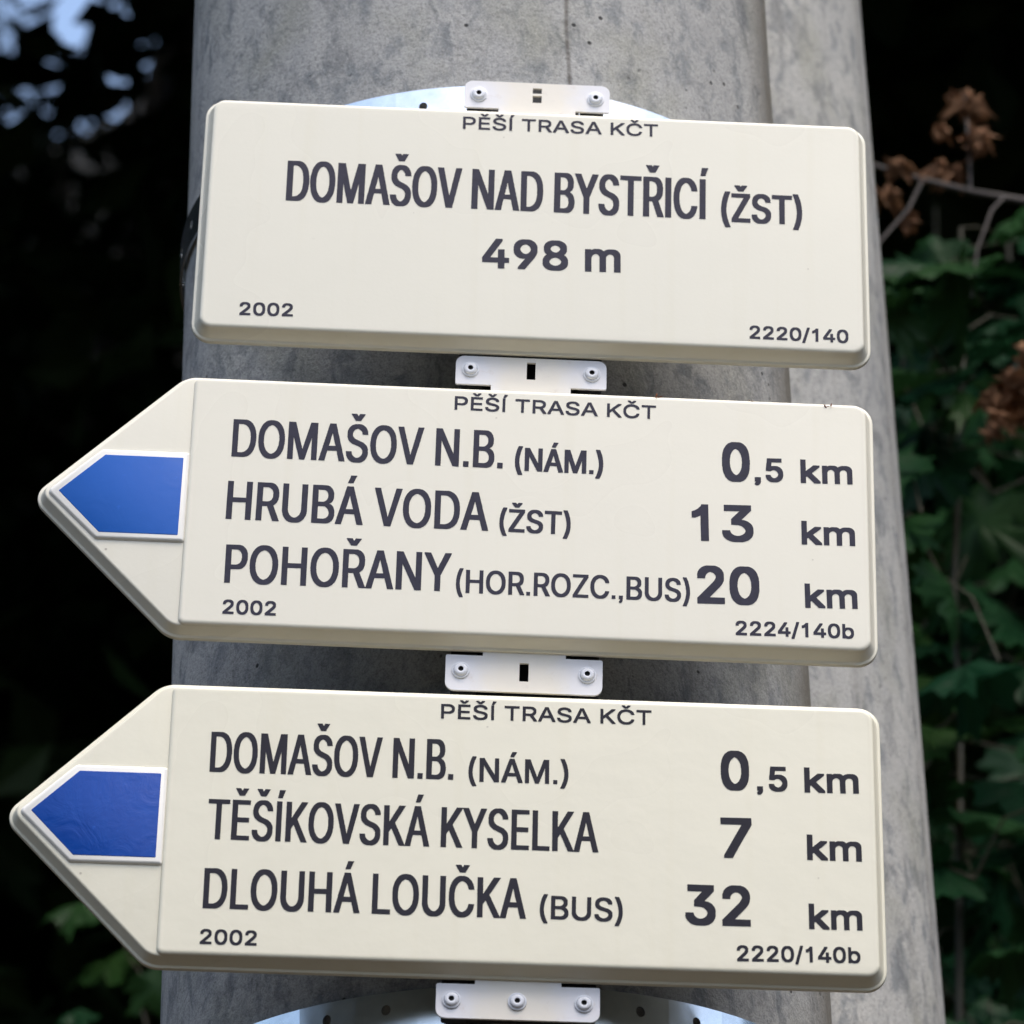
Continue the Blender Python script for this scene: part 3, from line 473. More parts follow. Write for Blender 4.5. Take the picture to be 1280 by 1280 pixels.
    'Č': '510|375.2,19.5 357.8,11 330.8,1.5 309.2,-3.5 286.2,-6.5 255.8,-7 233.8,-5 214.2,-1.5 188.8,6 170.8,13.5 151.2,24 137.8,33 119.2,48 102,65.8 88,83.8 74,106.8 62,131.8 54,153.8 47.5,178.2 42.5,207.8 40,240.2 40,268.2 42.5,300.8 47,327.8 53,351.2 62,376.2 74,401.2 88,424.2 101,441.2 122.8,463.5 142.2,479 157.2,488.5 179.8,499.5 199.2,506.5 214.2,510.5 233.8,514 255.8,516 277.8,516 302.8,513.5 326.2,508.5 348.2,501.5 364.2,495 381.2,486 393.2,478 411.2,463.5 426.5,448.2 437,435.2 447.5,419.2 458.5,397.8 466,377.2 470.5,360.8 472.8,348 408.2,348 405.5,358.8 399,376.8 393,388.8 385,401.2 379,408.8 368.2,419.5 344.2,437 332.2,443 315.8,449 303.2,452.5 288.8,455 276.8,456 258.2,456 242.8,454.5 229.8,452 211.8,446.5 191.8,437 169.2,422 152.5,406.2 143,394.8 135.5,383.8 124,362.2 114.5,337.2 108.5,313.8 105.5,295.8 103.5,276.2 103.5,232.2 105.5,212.2 108.5,194.8 112.5,178.2 118,161.2 124,146.8 132.5,130.8 142,116.2 154.5,100.8 164.2,91 177.8,80 189.8,72.5 205.2,65 229.8,57 242.8,54.5 258.2,53 276.8,53 295.8,55 309.2,58 323.2,62.5 339.8,69.5 352.8,77.5 368.2,89.5 379,100.2 390,115.2 399.5,133.2 408.2,160 473,159.8 469,140.2 460,114.2 451.5,96.8 437.5,74.2 426,59.8 412.8,46.5 393.2,31|376,658.8 376,655.8 294.8,565 237.2,565 157,655.8 157.2,659 216.8,659 232.5,640.8 264,601.2 266.2,599.5 315.2,659',
    'Ě': '419|374.8,0 60,0.2 60.2,509 372,508.8 371.8,452 125,451.8 125.2,286 355,285.8 354.8,229 125.2,229 125,57.2 374.8,57|327,658.8 327,655.8 319,646.2 246.8,565 189.2,565 146.5,612.2 109,655.8 109.2,659 168.8,659 202.5,617.2 215,602.2 218.2,599.5 266.2,659',
    'Ř': '449|60.2,509 248.2,509 268.2,507.5 284.8,505 300.2,501.5 314.8,497 328.2,491.5 338.8,486 348.2,480 361.2,470 374,457.2 380,449.8 388,437.2 396.5,420.2 402.5,403.2 407,382.2 409,362.2 409,341.8 407,321.2 403,302.8 397,285.2 389,268.8 382.5,258.2 371.5,244.8 359.2,233.5 348.2,225.5 337.2,219 324.8,213 314.8,209.5 314,208.2 427.8,0 353.2,0 352.5,0.8 246.8,198 125,197.8 125,0.2 60,0.2|125,451.8 125.2,255 244.8,255 267.8,257.5 282.8,261 301.2,268.5 314.2,277 328,290.8 333.5,298.8 336.5,305.2 342.5,324.8 345,343.8 344.5,366.8 340.5,387.8 335,403.2 326.5,416.8 313.2,430 299.2,439.5 288.8,444 274.8,448 256.8,451 243.8,452|332,658.8 332,655.8 250.8,565 193.2,565 150.5,612.2 113,655.8 113.2,659 172.8,659 220,601.2 222.2,599.5 270.2,659',
    'Š': '447|252.8,515 282.2,510 307.2,502 333.2,489 343.8,482 357.2,471 367.5,460.8 377,449.2 385,436.8 390,426.8 394,416.8 398,402.8 400.5,387.8 401,378.2 337.2,378 334,395.2 329.5,406.8 325.5,413.8 320,421.2 310.2,431 299.2,439 278.8,449.5 257.2,456 233.8,459 209.2,458.5 197.8,457 182.2,453.5 163.2,446.5 148.8,438 134.5,425.2 123.5,409.8 119,399.8 116.5,391.2 115,381.8 115,369.8 116.5,359.2 119,351.2 124,341.8 130.8,334 146.2,320.5 161.8,311 178.8,304 211.2,293 238.8,286.5 282.2,274 311.2,264.5 338.2,251 361.8,236 369.8,229 384,213.8 395,198.2 400.5,186.2 405,171.2 407.5,155.2 408,130.2 407,119.2 403,99.8 398.5,86.8 392.5,74.2 382.5,58.2 373,46.2 363.8,37 351.2,27 338.8,19 320.2,9.5 308.2,4.5 289.2,-1.5 273.2,-5 256.2,-7.5 236.2,-9 211.8,-9 186.8,-7 157.8,-1.5 129.8,8 103.8,21.5 85.2,35.5 75,45.8 65,58.2 56.5,71.8 50.5,83.8 44.5,99.8 41,113.2 38,136.8 103.8,137 105.5,125.2 108.5,113.8 115.5,98.2 123,87.8 133.2,77.5 143.2,70 162.8,60 172.2,56.5 189.2,52 214.2,49 240.8,49.5 265.8,53.5 278.2,57 289.8,61.5 309.8,73 316.8,78.5 325.5,87.2 336.5,102.2 341.5,112.8 344.5,122.8 346,133.2 346,144.8 344.5,154.8 342,162.8 336,174.2 325.2,186 307.8,199 295.2,205.5 258.2,218.5 179.8,240 154.8,248.5 133.8,257.5 120.2,264.5 95.2,281 85.8,289 75.5,300.2 66,314.2 60,326.8 55,342.8 52.5,357.8 52,380.2 53,391.2 55.5,404.8 59,416.8 65,431.2 72,443.8 82,457.2 93.8,469.5 105.8,479.5 116.8,487 134.2,496.5 150.8,503.5 178.8,511.5 197.2,514.5 215.8,516 238.2,516|113,658.8 172.8,659 222.8,599.5 225,601.2 271.2,659 331.8,659 332,655.8 251.8,565 194.2,565 113,655.8',
    'Ž': '438|40.2,509 397,508.8 397,461.8 167,125.8 114.5,55.2 147.2,57 398.8,57 398.8,0 42,0.2 42,46.2 268.5,378.8 306,431.2 323,452.8 306.8,453 290.8,452 40.2,452|329,658.8 329,655.8 247.8,565 190.2,565 110,655.8 110.2,659 169.8,659 217,601.2 219.2,599.5 268.2,659',
}
TEXTS = [
(1,"DOMAŠOV NAD BYSTŘICÍ",-146.43,9.23,101.79,8.50,28.11,0.128),
(1,"(ŽST)",109.23,7.30,157.07,7.30,20.25,0.168),
(1,"498 m",-30.35,-31.74,50.47,-31.15,20.45,0.200),
(1,"PĚŠÍ TRASA KČT",-44.06,65.15,71.93,65.42,8.89,0.185),
(1,"2002",-169.15,-70.89,-138.33,-70.41,8.83,0.195),
(1,"2220/140",125.42,-72.52,182.80,-72.87,8.96,0.195),
(2,"PĚŠÍ TRASA KČT",-43.61,64.63,71.47,63.90,9.01,0.185),
(2,"DOMAŠOV N.B.",-168.57,27.87,-15.16,27.34,24.45,0.138),
(2,"(NÁM.)",-8.40,26.42,41.71,26.12,15.14,0.168),
(2,"0",109.34,25.19,125.18,25.43,25.40,0.200),
(2,",",127.73,25.66,131.27,25.72,15.42,0.190),
(2,"5",134.00,25.85,144.04,26.02,15.43,0.205),
(2,"km",153.85,26.02,183.41,26.40,15.43,0.215),
(2,"HRUBÁ VODA",-169.51,-12.54,-22.36,-13.31,24.55,0.142),
(2,"(ŽST)",-16.25,-13.33,23.85,-13.64,14.73,0.168),
(2,"13",92.28,-14.15,126.99,-13.39,23.58,0.200),
(2,"km",153.92,-13.71,184.13,-13.42,15.28,0.215),
(2,"POHOŘANY",-168.09,-52.95,-42.08,-52.74,24.23,0.142),
(2,"(HOR.ROZC.,BUS)",-39.44,-53.22,91.12,-53.22,14.63,0.155),
(2,"20",95.18,-53.84,130.13,-53.33,23.94,0.200),
(2,"km",155.45,-53.87,184.83,-53.22,15.42,0.215),
(2,"2002",-167.86,-72.49,-138.32,-72.33,8.98,0.195),
(2,"2224/140b",116.53,-72.72,182.48,-72.00,9.01,0.195),
(3,"PĚŠÍ TRASA KČT",-45.13,64.38,70.18,64.82,9.01,0.185),
(3,"DOMAŠOV N.B.",-169.51,27.60,-37.49,27.70,24.10,0.128),
(3,"(NÁM.)",-29.36,27.04,24.97,27.27,14.40,0.168),
(3,"0",107.95,27.22,123.45,27.32,23.51,0.200),
(3,",",127.63,27.29,130.90,27.32,14.43,0.190),
(3,"5",134.08,27.34,144.28,27.43,14.91,0.205),
(3,"km",153.47,27.25,183.14,27.64,15.16,0.215),
(3,"TĚŠÍKOVSKÁ KYSELKA",-168.95,-12.22,41.52,-12.52,23.68,0.132),
(3,"7",107.61,-13.16,124.53,-13.01,23.90,0.200),
(3,"km",154.12,-12.77,183.73,-12.72,15.13,0.215),
(3,"DLOUHÁ LOUČKA",-168.97,-52.56,3.15,-52.57,23.39,0.138),
(3,"(BUS)",10.36,-52.27,54.75,-52.53,13.67,0.168),
(3,"32",88.21,-52.81,123.32,-52.80,23.47,0.200),
(3,"km",154.39,-53.08,183.09,-52.98,14.86,0.215),
(3,"2002",-169.35,-73.16,-139.22,-73.10,8.69,0.195),
(3,"2220/140b",115.66,-72.96,181.59,-71.83,9.19,0.195),]

# ------------------------------------------------------------------ ground and hillside
def hill_z(x, y):
    # a gentle forest floor that turns into a steep wooded bank behind the poles
    b = 0.0
    if y > 17:
        b = (y - 17) * 1.75
    cap = 31 - 9.6 / (1 + math.exp(max(-50, min(50, (x / max(y, 1) + 0.092) * 90))))
    b = min(b, cap) if b < cap else cap + (b - cap) * 0.02
    n = noise.noise(Vector((x * 0.15, y * 0.15, 3.1))) * 0.5 + noise.noise(Vector((x * 0.6, y * 0.6, 9))) * 0.12
    near = min(1, max(0, (hypot(x, y - 2) - 1.5) / 6))
    return b + n * near * (1 + min(b, 6) * 0.25)


def grid(name, x0, x1, nx, y0, y1, ny, fz, m):
    v, f = [], []
    for j in range(ny + 1):
        for i in range(nx + 1):
            x, y = x0 + (x1 - x0) * i / nx, y0 + (y1 - y0) * j / ny
            v.append((x, y, fz(x, y)))
    for j in range(ny):
        for i in range(nx):
            a = j * (nx + 1) + i
            f.append((a, a + 1, a + nx + 2, a + nx + 1))
    return mesh(name, v, f, m, True)


g = link('ground', grid('ground', -200, 200, 80, -200, 16.9, 44, lambda x, y: hill_z(x, y) if abs(x) < 60 and y > -60 else 0, SOIL))
g['kind'] = 'structure'
g = link('hillside', grid('hillside', -60, 60, 120, 16.9, 60, 80, hill_z, SHADED_LITTER))
g['kind'] = 'structure'


# ------------------------------------------------------------------ concrete poles
def pole_mesh(name, r0, k, m, seed):
    zs = [-0.3 + 0.3 * i for i in range(8)] + [2.1 + 0.02 * i for i in range(81)] + [4.0 + 0.5 * i for i in range(11)]
    n = 180
    v, f = [], []
    for z in zs:
        for i in range(n):
            a = 2 * pi * i / n
            r = r0 - k * z
            d = Vector((cos(a) * 3, sin(a) * 3, z * 1.5 + seed))
            r += 0.0010 * noise.noise(d) + 0.0006 * noise.noise(d * 5)
            v.append((r * cos(a), r * sin(a), z))
    for j in range(len(zs) - 1):
        for i in range(n):
            a, b = j * n + i, j * n + (i + 1) % n
            f.append((a, b, b + n, a + n))
    f.append(tuple(range((len(zs) - 1) * n, len(zs) * n)))
    return mesh(name, v, f, m, True, 60)


LEAN = -0.03538
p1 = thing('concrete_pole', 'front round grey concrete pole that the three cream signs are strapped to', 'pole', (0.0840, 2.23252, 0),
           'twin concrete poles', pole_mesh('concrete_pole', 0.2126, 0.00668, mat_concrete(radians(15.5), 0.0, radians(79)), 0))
p1.rotation_euler = (0, math.atan(LEAN), 0)
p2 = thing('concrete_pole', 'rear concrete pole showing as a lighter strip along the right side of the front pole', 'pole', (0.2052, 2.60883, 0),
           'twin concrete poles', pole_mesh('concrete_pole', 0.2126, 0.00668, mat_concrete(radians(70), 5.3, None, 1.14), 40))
p2.rotation_euler = (0, math.atan(-0.03744), 0)


def pole_axis(z):
    return Vector((0.0840 + LEAN * z, 2.23252, z)), 0.2126 - 0.00668 * z


# ------------------------------------------------------------------ steel straps with holes
def strap(label, ztop, hgt, hole_dz, tilt, hole_at):
    """perforated band wrapped once round the front pole; hole_at = bearing (deg) of one hole"""
    zc = ztop - hole_dz
    up, dn = hole_dz, hgt - hole_dz
    _, r = pole_axis(zc)
    r += 0.0022
    th = 0.0014
    ncell = 36
    cw = 2 * pi / ncell
    rh = 0.0026
    seg = 16
    v, f = [], []
    base = pole_axis(zc)[0]

    def put(a, dz, rr):
        z = dz + tilt * sin(a)
        # the band follows the tapering, slightly leaning pole
        return (base.x + LEAN * dz + rr * sin(a), base.y - rr * cos(a), base.z + z)
    for c in range(ncell):
        a0 = radians(hole_at) + c * cw
        half = cw / 2
        holed = True
        outer, inner = [], []
        for k in range(seg):
            t = 2 * pi * (k + 0.5) / seg
            cx, cz = cos(t), sin(t)
            # square boundary of the cell in (arc length, height)
            hx = half * r
            s = min(hx / abs(cx) if abs(cx) > 1e-6 else 1e9, (up if cz > 0 else dn) / abs(cz) if abs(cz) > 1e-6 else 1e9)
            outer.append([cx * s, cz * s])
            inner.append([cx * rh, cz * rh * 1.15])
        # snap the points nearest each corner onto the corner
        for sx in (-1, 1):
            for sz, hz in ((1, up), (-1, -dn)):
                q = min(outer, key=lambda p: hypot(p[0] - sx * hx, p[1] - hz))
                q[0], q[1] = sx * hx, hz
        b = len(v)
        for rr in (r + th, r):
            for p in outer:
                v.append(put(a0 + p[0] / r, p[1], rr))
            for p in inner:
                v.append(put(a0 + p[0] / r, p[1], rr))
        for k in range(seg):
            k2 = (k + 1) % seg
            f.append((b + k, b + k2, b + seg + k2, b + seg + k))
            f.append((b + 2 * seg + k2, b + 2 * seg + k, b + 3 * seg + k, b + 3 * seg + k2))
            f.append((b + seg + k, b + seg + k2, b + 3 * seg + k2, b + 3 * seg + k))
            if abs(outer[k][1] - outer[k2][1]) < 1e-9:
                f.append((b + k, b + k2, b + 2 * seg + k2, b + 2 * seg + k))
    o = thing('steel_strap', label, 'strap', (0, 0, 0), 'steel straps round the front pole', None)
    band = mesh('band', v, f, STEEL, True, 30)
    o2 = link('band', band, o)
    # worm clamp at the back of the pole
    cl = []
    b = bmesh.new()
    bmesh.ops.create_cube(b, size=1, matrix=Matrix.Translation((base.x + 0.02, base.y + r + 0.008, base.z)) @ Matrix.Diagonal((0.04, 0.014, hgt + 0.004, 1)))
    bmesh.ops.bevel(b, geom=b.edges[:], offset=0.002, segments=2, affect='EDGES')
    m = bpy.data.meshes.new('clamp')
    b.to_mesh(m)
    b.free()
    m.materials.append(STEEL)
    link('clamp', m, o)
    return o


strap('pale shiny perforated steel strap showing above the top sign', 1.4330 + 1.55, 0.026, 0.0125, 0.006, -11.1)
strap('bluish perforated steel strap at the bottom below the lowest sign', 0.8440 + 1.55, 0.022, 0.0100, 0.006, -18.0)


# ------------------------------------------------------------------ outline tools
def offset_round(pts, rad, off, seg=7):
    """convex CCW polygon -> offset outwards by off, corners rounded; constant point count"""
    n = len(pts)
    out = []
    for i in range(n):
        p0, p1_, p2_ = (Vector(pts[(i - 1) % n]), Vector(pts[i]), Vector(pts[(i + 1) % n]))
        d1, d2 = (p1_ - p0).normalized(), (p2_ - p1_).normalized()
        n1, n2 = Vector((d1.y, -d1.x)), Vector((d2.y, -d2.x))
        bis = (n1 + n2).normalized()
        ch = bis.dot(n1)
        r = max(rad[i] + off, 0.0002)
        corner = p1_ + bis * (off / ch)
        c = corner - bis * (r / ch)
        a1, a2 = atan2(n1.y, n1.x), atan2(n2.y, n2.x)
        while a2 < a1:
            a2 += 2 * pi
        for k in range(seg + 1):
            a = a1 + (a2 - a1) * k / seg
            out.append((c.x + r * cos(a), c.y + r * sin(a)))
    return out


def loft(name, pts, rad, prof, m, back=True, sharp=38):
    """prof: list of (depth y, outward offset); last ring is capped as the front"""
    v, f = [], []
    for y, off in prof:
        for p in offset_round(pts, rad, off):
            v.append((p[0], y, p[1]))
    n = len(v) // len(prof)
    for j in range(len(prof) - 1):
        for i in range(n):
            a, b = j * n + i, j * n + (i + 1) % n
            f.append((a, b, b + n, a + n))
    f.append(tuple(range(len(v) - n, len(v))))
    if back:
        f.append(tuple(range(n))[::-1])
    return mesh(name, v, f, m, True, sharp)


T = 0.012          # sign thickness
W, H = 0.3845, 0.1590
FRONT_EDGE = [(0.0024, 0.05), (0.0016, -0.15), (0.0010, -0.45), (0.00052, -0.9), (0.0002, -1.5), (0.00004, -2.3), (0.0, -3.0)]


def prof_mm(lst):
    return [(a, b / 1000) for a, b in lst]


BODY = [(T, 4.3), (T - 0.0006, 4.6), (T - 0.0026, 4.6), (T - 0.0032, 4.2), (T - 0.0036, 2.9), (T - 0.0042, 2.5)]


def plate_mesh(name, outer, holes, th, y0, m):
    """flat plate with holes in the xz plane: outer and holes are lists of (x, z)"""
    bm = bmesh.new()
    loops = []
    for lp in [outer] + holes:
        vs = [bm.verts.new((p[0], y0, p[1])) for p in lp]
        es = [bm.edges.new((vs[i], vs[(i + 1) % len(vs)])) for i in range(len(vs))]
        loops.append(es)
    bmesh.ops.triangle_fill(bm, edges=[e for l in loops for e in l], use_beauty=True)
    g_ = bmesh.ops.extrude_face_region(bm, geom=bm.faces[:])
    for e in g_['geom']:
        if isinstance(e, bmesh.types.BMVert):
            e.co.y += th
    bmesh.ops.recalc_face_normals(bm, faces=bm.faces)
    me = bpy.data.meshes.new(name)
    bm.to_mesh(me)
    bm.free()
    me.materials.append(m)
    return me


def arc(cx, cz, r, a0, a1, n=5):
    return [(cx + r * cos(radians(a0 + (a1 - a0) * k / n)), cz + r * sin(radians(a0 + (a1 - a0) * k / n))) for k in range(n + 1)]


# a screw: washer, domed head, socket with its recess shade painted black (axis along -y)
def screw_mesh():
    prof = [(0.0, 0.0050), (-0.0008, 0.0050), (-0.0010, 0.0047), (-0.0010, 0.0042), (-0.0006, 0.0040), (-0.0014, 0.0039), (-0.0021, 0.0035), (-0.0024, 0.0026), (-0.0024, 0.0018), (-0.0023, 0.0015), (-0.0008, 0.0014)]
    n = 22
    v, f, mi = [], [], []
    for y, r in prof:
        for i in range(n):
            a = 2 * pi * i / n
            v.append((r * cos(a), y, r * sin(a)))
    for j in range(len(prof) - 1):
        for i in range(n):
            a, b = j * n + i, j * n + (i + 1) % n
            f.append((a, b, b + n, a + n))
            mi.append(1 if j >= 9 else 0)
    f.append(tuple(range(len(v) - n, len(v))))
    mi.append(1)
    m = bpy.data.meshes.new('screw')
    m.from_pydata(v, [], f)
    m.materials.append(SCREW)
    m.materials.append(SOCKET_SHADE)
    for p, i in zip(m.polygons, mi):
        p.material_index = i
    bm = bmesh.new()
    bm.from_mesh(m)
    bmesh.ops.recalc_face_normals(bm, faces=bm.faces)
    bm.to_mesh(m)
    bm.free()
    m.shade_smooth()
    m.set_sharp_from_angle(angle=radians(50))
    return m


SCREW_ME = screw_mesh()


def make_tab(parent, up, slot, nscrew, screw_v, end):
    s = 1 if up else -1
    # neck +-23 mm, head +-43.5 mm; the slit between head and sign shows the dark gap
    e, c = end, 0.005
    z1 = 0.0882 if up else 0.0866
    pts = [(-0.023, 0.078), (0.023, 0.078), (0.023, z1)]
    pts += arc(0.0435 - 0.001, z1 + 0.001, 0.001, -90, 0, 3)
    pts += arc(0.0435 - c, e - c, c, 0, 90)
    pts += arc(-0.0435 + c, e - c, c, 90, 180)
    pts += arc(-0.0435 + 0.001, z1 + 0.001, 0.001, 180, 270, 3)
    pts += [(-0.023, z1)]
    holes = []
    if slot:
        zc = 0.0985 if up else 0.0960
        hw, hh = (0.0025, 0.0056) if slot != 'bar' else (0.0027, 0.0052)
        if slot == 'bar':
            holes.append([(-hw, zc - hh), (hw, zc - hh), (hw, zc - 0.0002), (-hw, zc - 0.0002)])
            holes.append([(-hw, zc + 0.0014), (hw, zc + 0.0014), (hw, zc + hh), (-hw, zc + hh)])
        else:
            holes.append([(-hw, zc - hh), (hw, zc - hh), (hw, zc + hh), (-hw, zc + hh)])
    pts = [(p[0], p[1] * s) for p in pts]
    holes = [[(p[0], p[1] * s) for p in h] for h in holes]
    me = plate_mesh('mounting_tab', pts, holes, 0.0016, T - 0.0018, TAB)
    o = link('mounting_tab', me, parent)
    bv = o.modifiers.new('bevel', 'BEVEL')
    bv.width = 0.0004
    bv.segments = 2
    bv.limit_method = 'ANGLE'
    xs = (-0.035, 0.035) if nscrew == 2 else (-0.0353, -0.0004, 0.0350)
    for x in xs:
        q = link('screw', SCREW_ME, o)
        q.location = (x, T - 0.0018, screw_v * s)
    return o


# ------------------------------------------------------------------ lettering
CAPH = 0.509
def glyph_loops(s):
    """outlines of a line of text as closed point lists"""
    loops, pen = [], 0.0
    for ch in s:
        adv, *ls = GLYPHS[ch].split('|')
        for l in ls:
            if not l:
                continue
            pts = [Vector([float(q) / 1000 for q in w.split(',')]) for w in l.split(' ')]
            out = []
            for p in pts:
                p = Vector((p.x + pen, p.y))
                if not out or (p - out[-1]).length > 1e-3:
                    out.append(p)
            while len(out) > 2 and (out[0] - out[-1]).length < 1e-3:
                out.pop()
            if len(out) > 2:
                loops.append(out)
        pen += float(adv) / 1000
    return loops


def simplify(P, tol):
    """Douglas-Peucker on an open chain"""
    if len(P) < 3:
        return P
    a, b = P[0], P[-1]
    dx, dy = b - a
    L = hypot(dx, dy)
    q = P[1:-1] - a
    dist = np.abs(q[:, 0] * dy - q[:, 1] * dx) / L if L > 0 else np.hypot(q[:, 0], q[:, 1])
    i = int(dist.argmax())
    if dist[i] <= tol:
        return np.array([a, b])
    return np.vstack([simplify(P[:i + 2], tol)[:-1], simplify(P[i + 1:], tol)])


def embolden(loops, nx, ny, tol=0.8):
    """thicken letters given on a fine grid by nx, ny cells to each side and return their outlines"""
    A = np.array([p for l in loops for p in l])
    x0, y0 = np.floor(A.min(0)) - nx - 3
    x0, y0 = math.floor(A[:, 0].min()) - nx - 3, math.floor(A[:, 1].min()) - ny - 3
    W_, H_ = int(A[:, 0].max() - x0) + nx + 4, int(A[:, 1].max() - y0) + ny + 4
    wn = np.zeros((H_, W_ + 1), int)
    for l in loops:
        for i in range(len(l)):
            (ax, ay), (bx, by) = l[i - 1], l[i]
            if ay == by:
                continue
            lo, hi = min(ay, by), max(ay, by)
            rows = np.arange(math.ceil(lo - y0 - .5), math.ceil(hi - y0 - .5))
            if len(rows) == 0:
                continue
            xs = ax + (bx - ax) * (y0 + rows + .5 - ay) / (by - ay)
            np.add.at(wn, (rows, np.ceil(xs - x0 - .5).astype(int)), 1 if by > ay else -1)
    F_ = np.cumsum(wn, 1)[:, :W_] != 0
    R_ = F_.copy()
    for k in range(1, nx + 1):
        R_[:, k:] |= F_[:, :-k]
        R_[:, :-k] |= F_[:, k:]
    F_ = R_.copy()
    for k in range(1, ny + 1):
        R_[k:] |= F_[:-k]
        R_[:-k] |= F_[k:]
    P = np.pad(R_, 1)
    nxt = {}
    I = P[1:-1, 1:-1]
    for cond, (sx_, sy_), (ex, ey) in ((~P[2:, 1:-1], (0, 1), (1, 1)), (~P[:-2, 1:-1], (1, 0), (0, 0)), (~P[1:-1, 2:], (1, 1), (1, 0)), (~P[1:-1, :-2], (0, 0), (0, 1))):
        rr_, cc = np.nonzero(I & cond)
        for r, c in zip(rr_.tolist(), cc.tolist()):
            nxt.setdefault((c + sx_, r + sy_), []).append((c + ex, r + ey))
    out = []
    while nxt:
        s0 = next(iter(nxt))
        p, path = s0, []
        while True:
            path.append(p)
            n = nxt[p].pop()
            if not nxt[p]:
                del nxt[p]
            p = n
            if p == s0 or p not in nxt:
                break
        if len(path) < 14:
            continue
        Q = np.array(path, float)
        M = (Q + np.roll(Q, -1, 0)) / 2
        k = int(((M - M.mean(0)) ** 2).sum(1).argmax())
        M = np.roll(M, -k, 0)
        h = int(((M - M[0]) ** 2).sum(1).argmax())
        D = np.vstack([simplify(M[:h + 1], tol)[:-1], simplify(np.vstack([M[h:], M[:1]]), tol)[:-1]])
        out.append(D + [x0, y0])
    return out


def lettering(parent, s, u0, v0, u1, v1, cap, wt, ink, y=0.0):
    loops = glyph_loops(s)
    x0 = min(p.x for l in loops for p in l)
    x1 = max(p.x for l in loops for p in l)
    width = hypot(u1 - u0, v1 - v0)
    K = 190 / cap if cap > 12 else 120 / cap          # grid cells per millimetre
    sx, sy = width / (x1 - x0), cap / CAPH
    dx = max(0.0, 0.5 * (wt * cap - 0.065 * sx))
    dy = max(0.0, 0.5 * (wt * 0.88 * cap - 0.057 * sy))
    if s == ',':
        dx, dy = 0.45, 0.45
    nx, ny = round(dx * K), round(dy * K)
    dx, dy = nx / K, ny / K
    sx, sy = (width - 2 * dx) / (x1 - x0), (cap - 2 * dy) / CAPH
    loops = [[(((p.x - x0) * sx + dx) * K, (p.y * sy + dy) * K) for p in l] for l in loops]
    cu = bpy.data.curves.new('lettering', 'CURVE')
    cu.dimensions = '2D'
    cu.fill_mode = 'FRONT'
    for l in embolden(loops, nx, ny):
        sp = cu.splines.new('POLY')
        sp.points.add(len(l) - 1)
        for pt, c in zip(sp.points, l):
            pt.co = (c[0] / K, c[1] / K, 0, 1)
        sp.use_cyclic_u = True
    ob = bpy.data.objects.new('lettering', cu)
    COL.objects.link(ob)
    bpy.context.view_layer.update()
    dg = bpy.context.evaluated_depsgraph_get()
    me = bpy.data.meshes.new_from_object(ob.evaluated_get(dg))
    bpy.data.objects.remove(ob)
    bpy.data.curves.remove(cu)
    an = atan2(v1 - v0, u1 - u0)
    M = Matrix.Translation((u0 / 1000, y - 0.00015, v0 / 1000)) @ Matrix.Rotation(-an, 4, 'Y') @ Matrix.Rotation(pi / 2, 4, 'X') @ Matrix.Scale(0.001, 4)
    me.transform(M)
    me.name = 'lettering'
    me.materials.clear()
    me.materials.append(ink)
    o = link('lettering', me, parent)
    o['label'] = ('large ' if cap > 18 else 'small ') + 'dark lettering reading ' + s
    return o


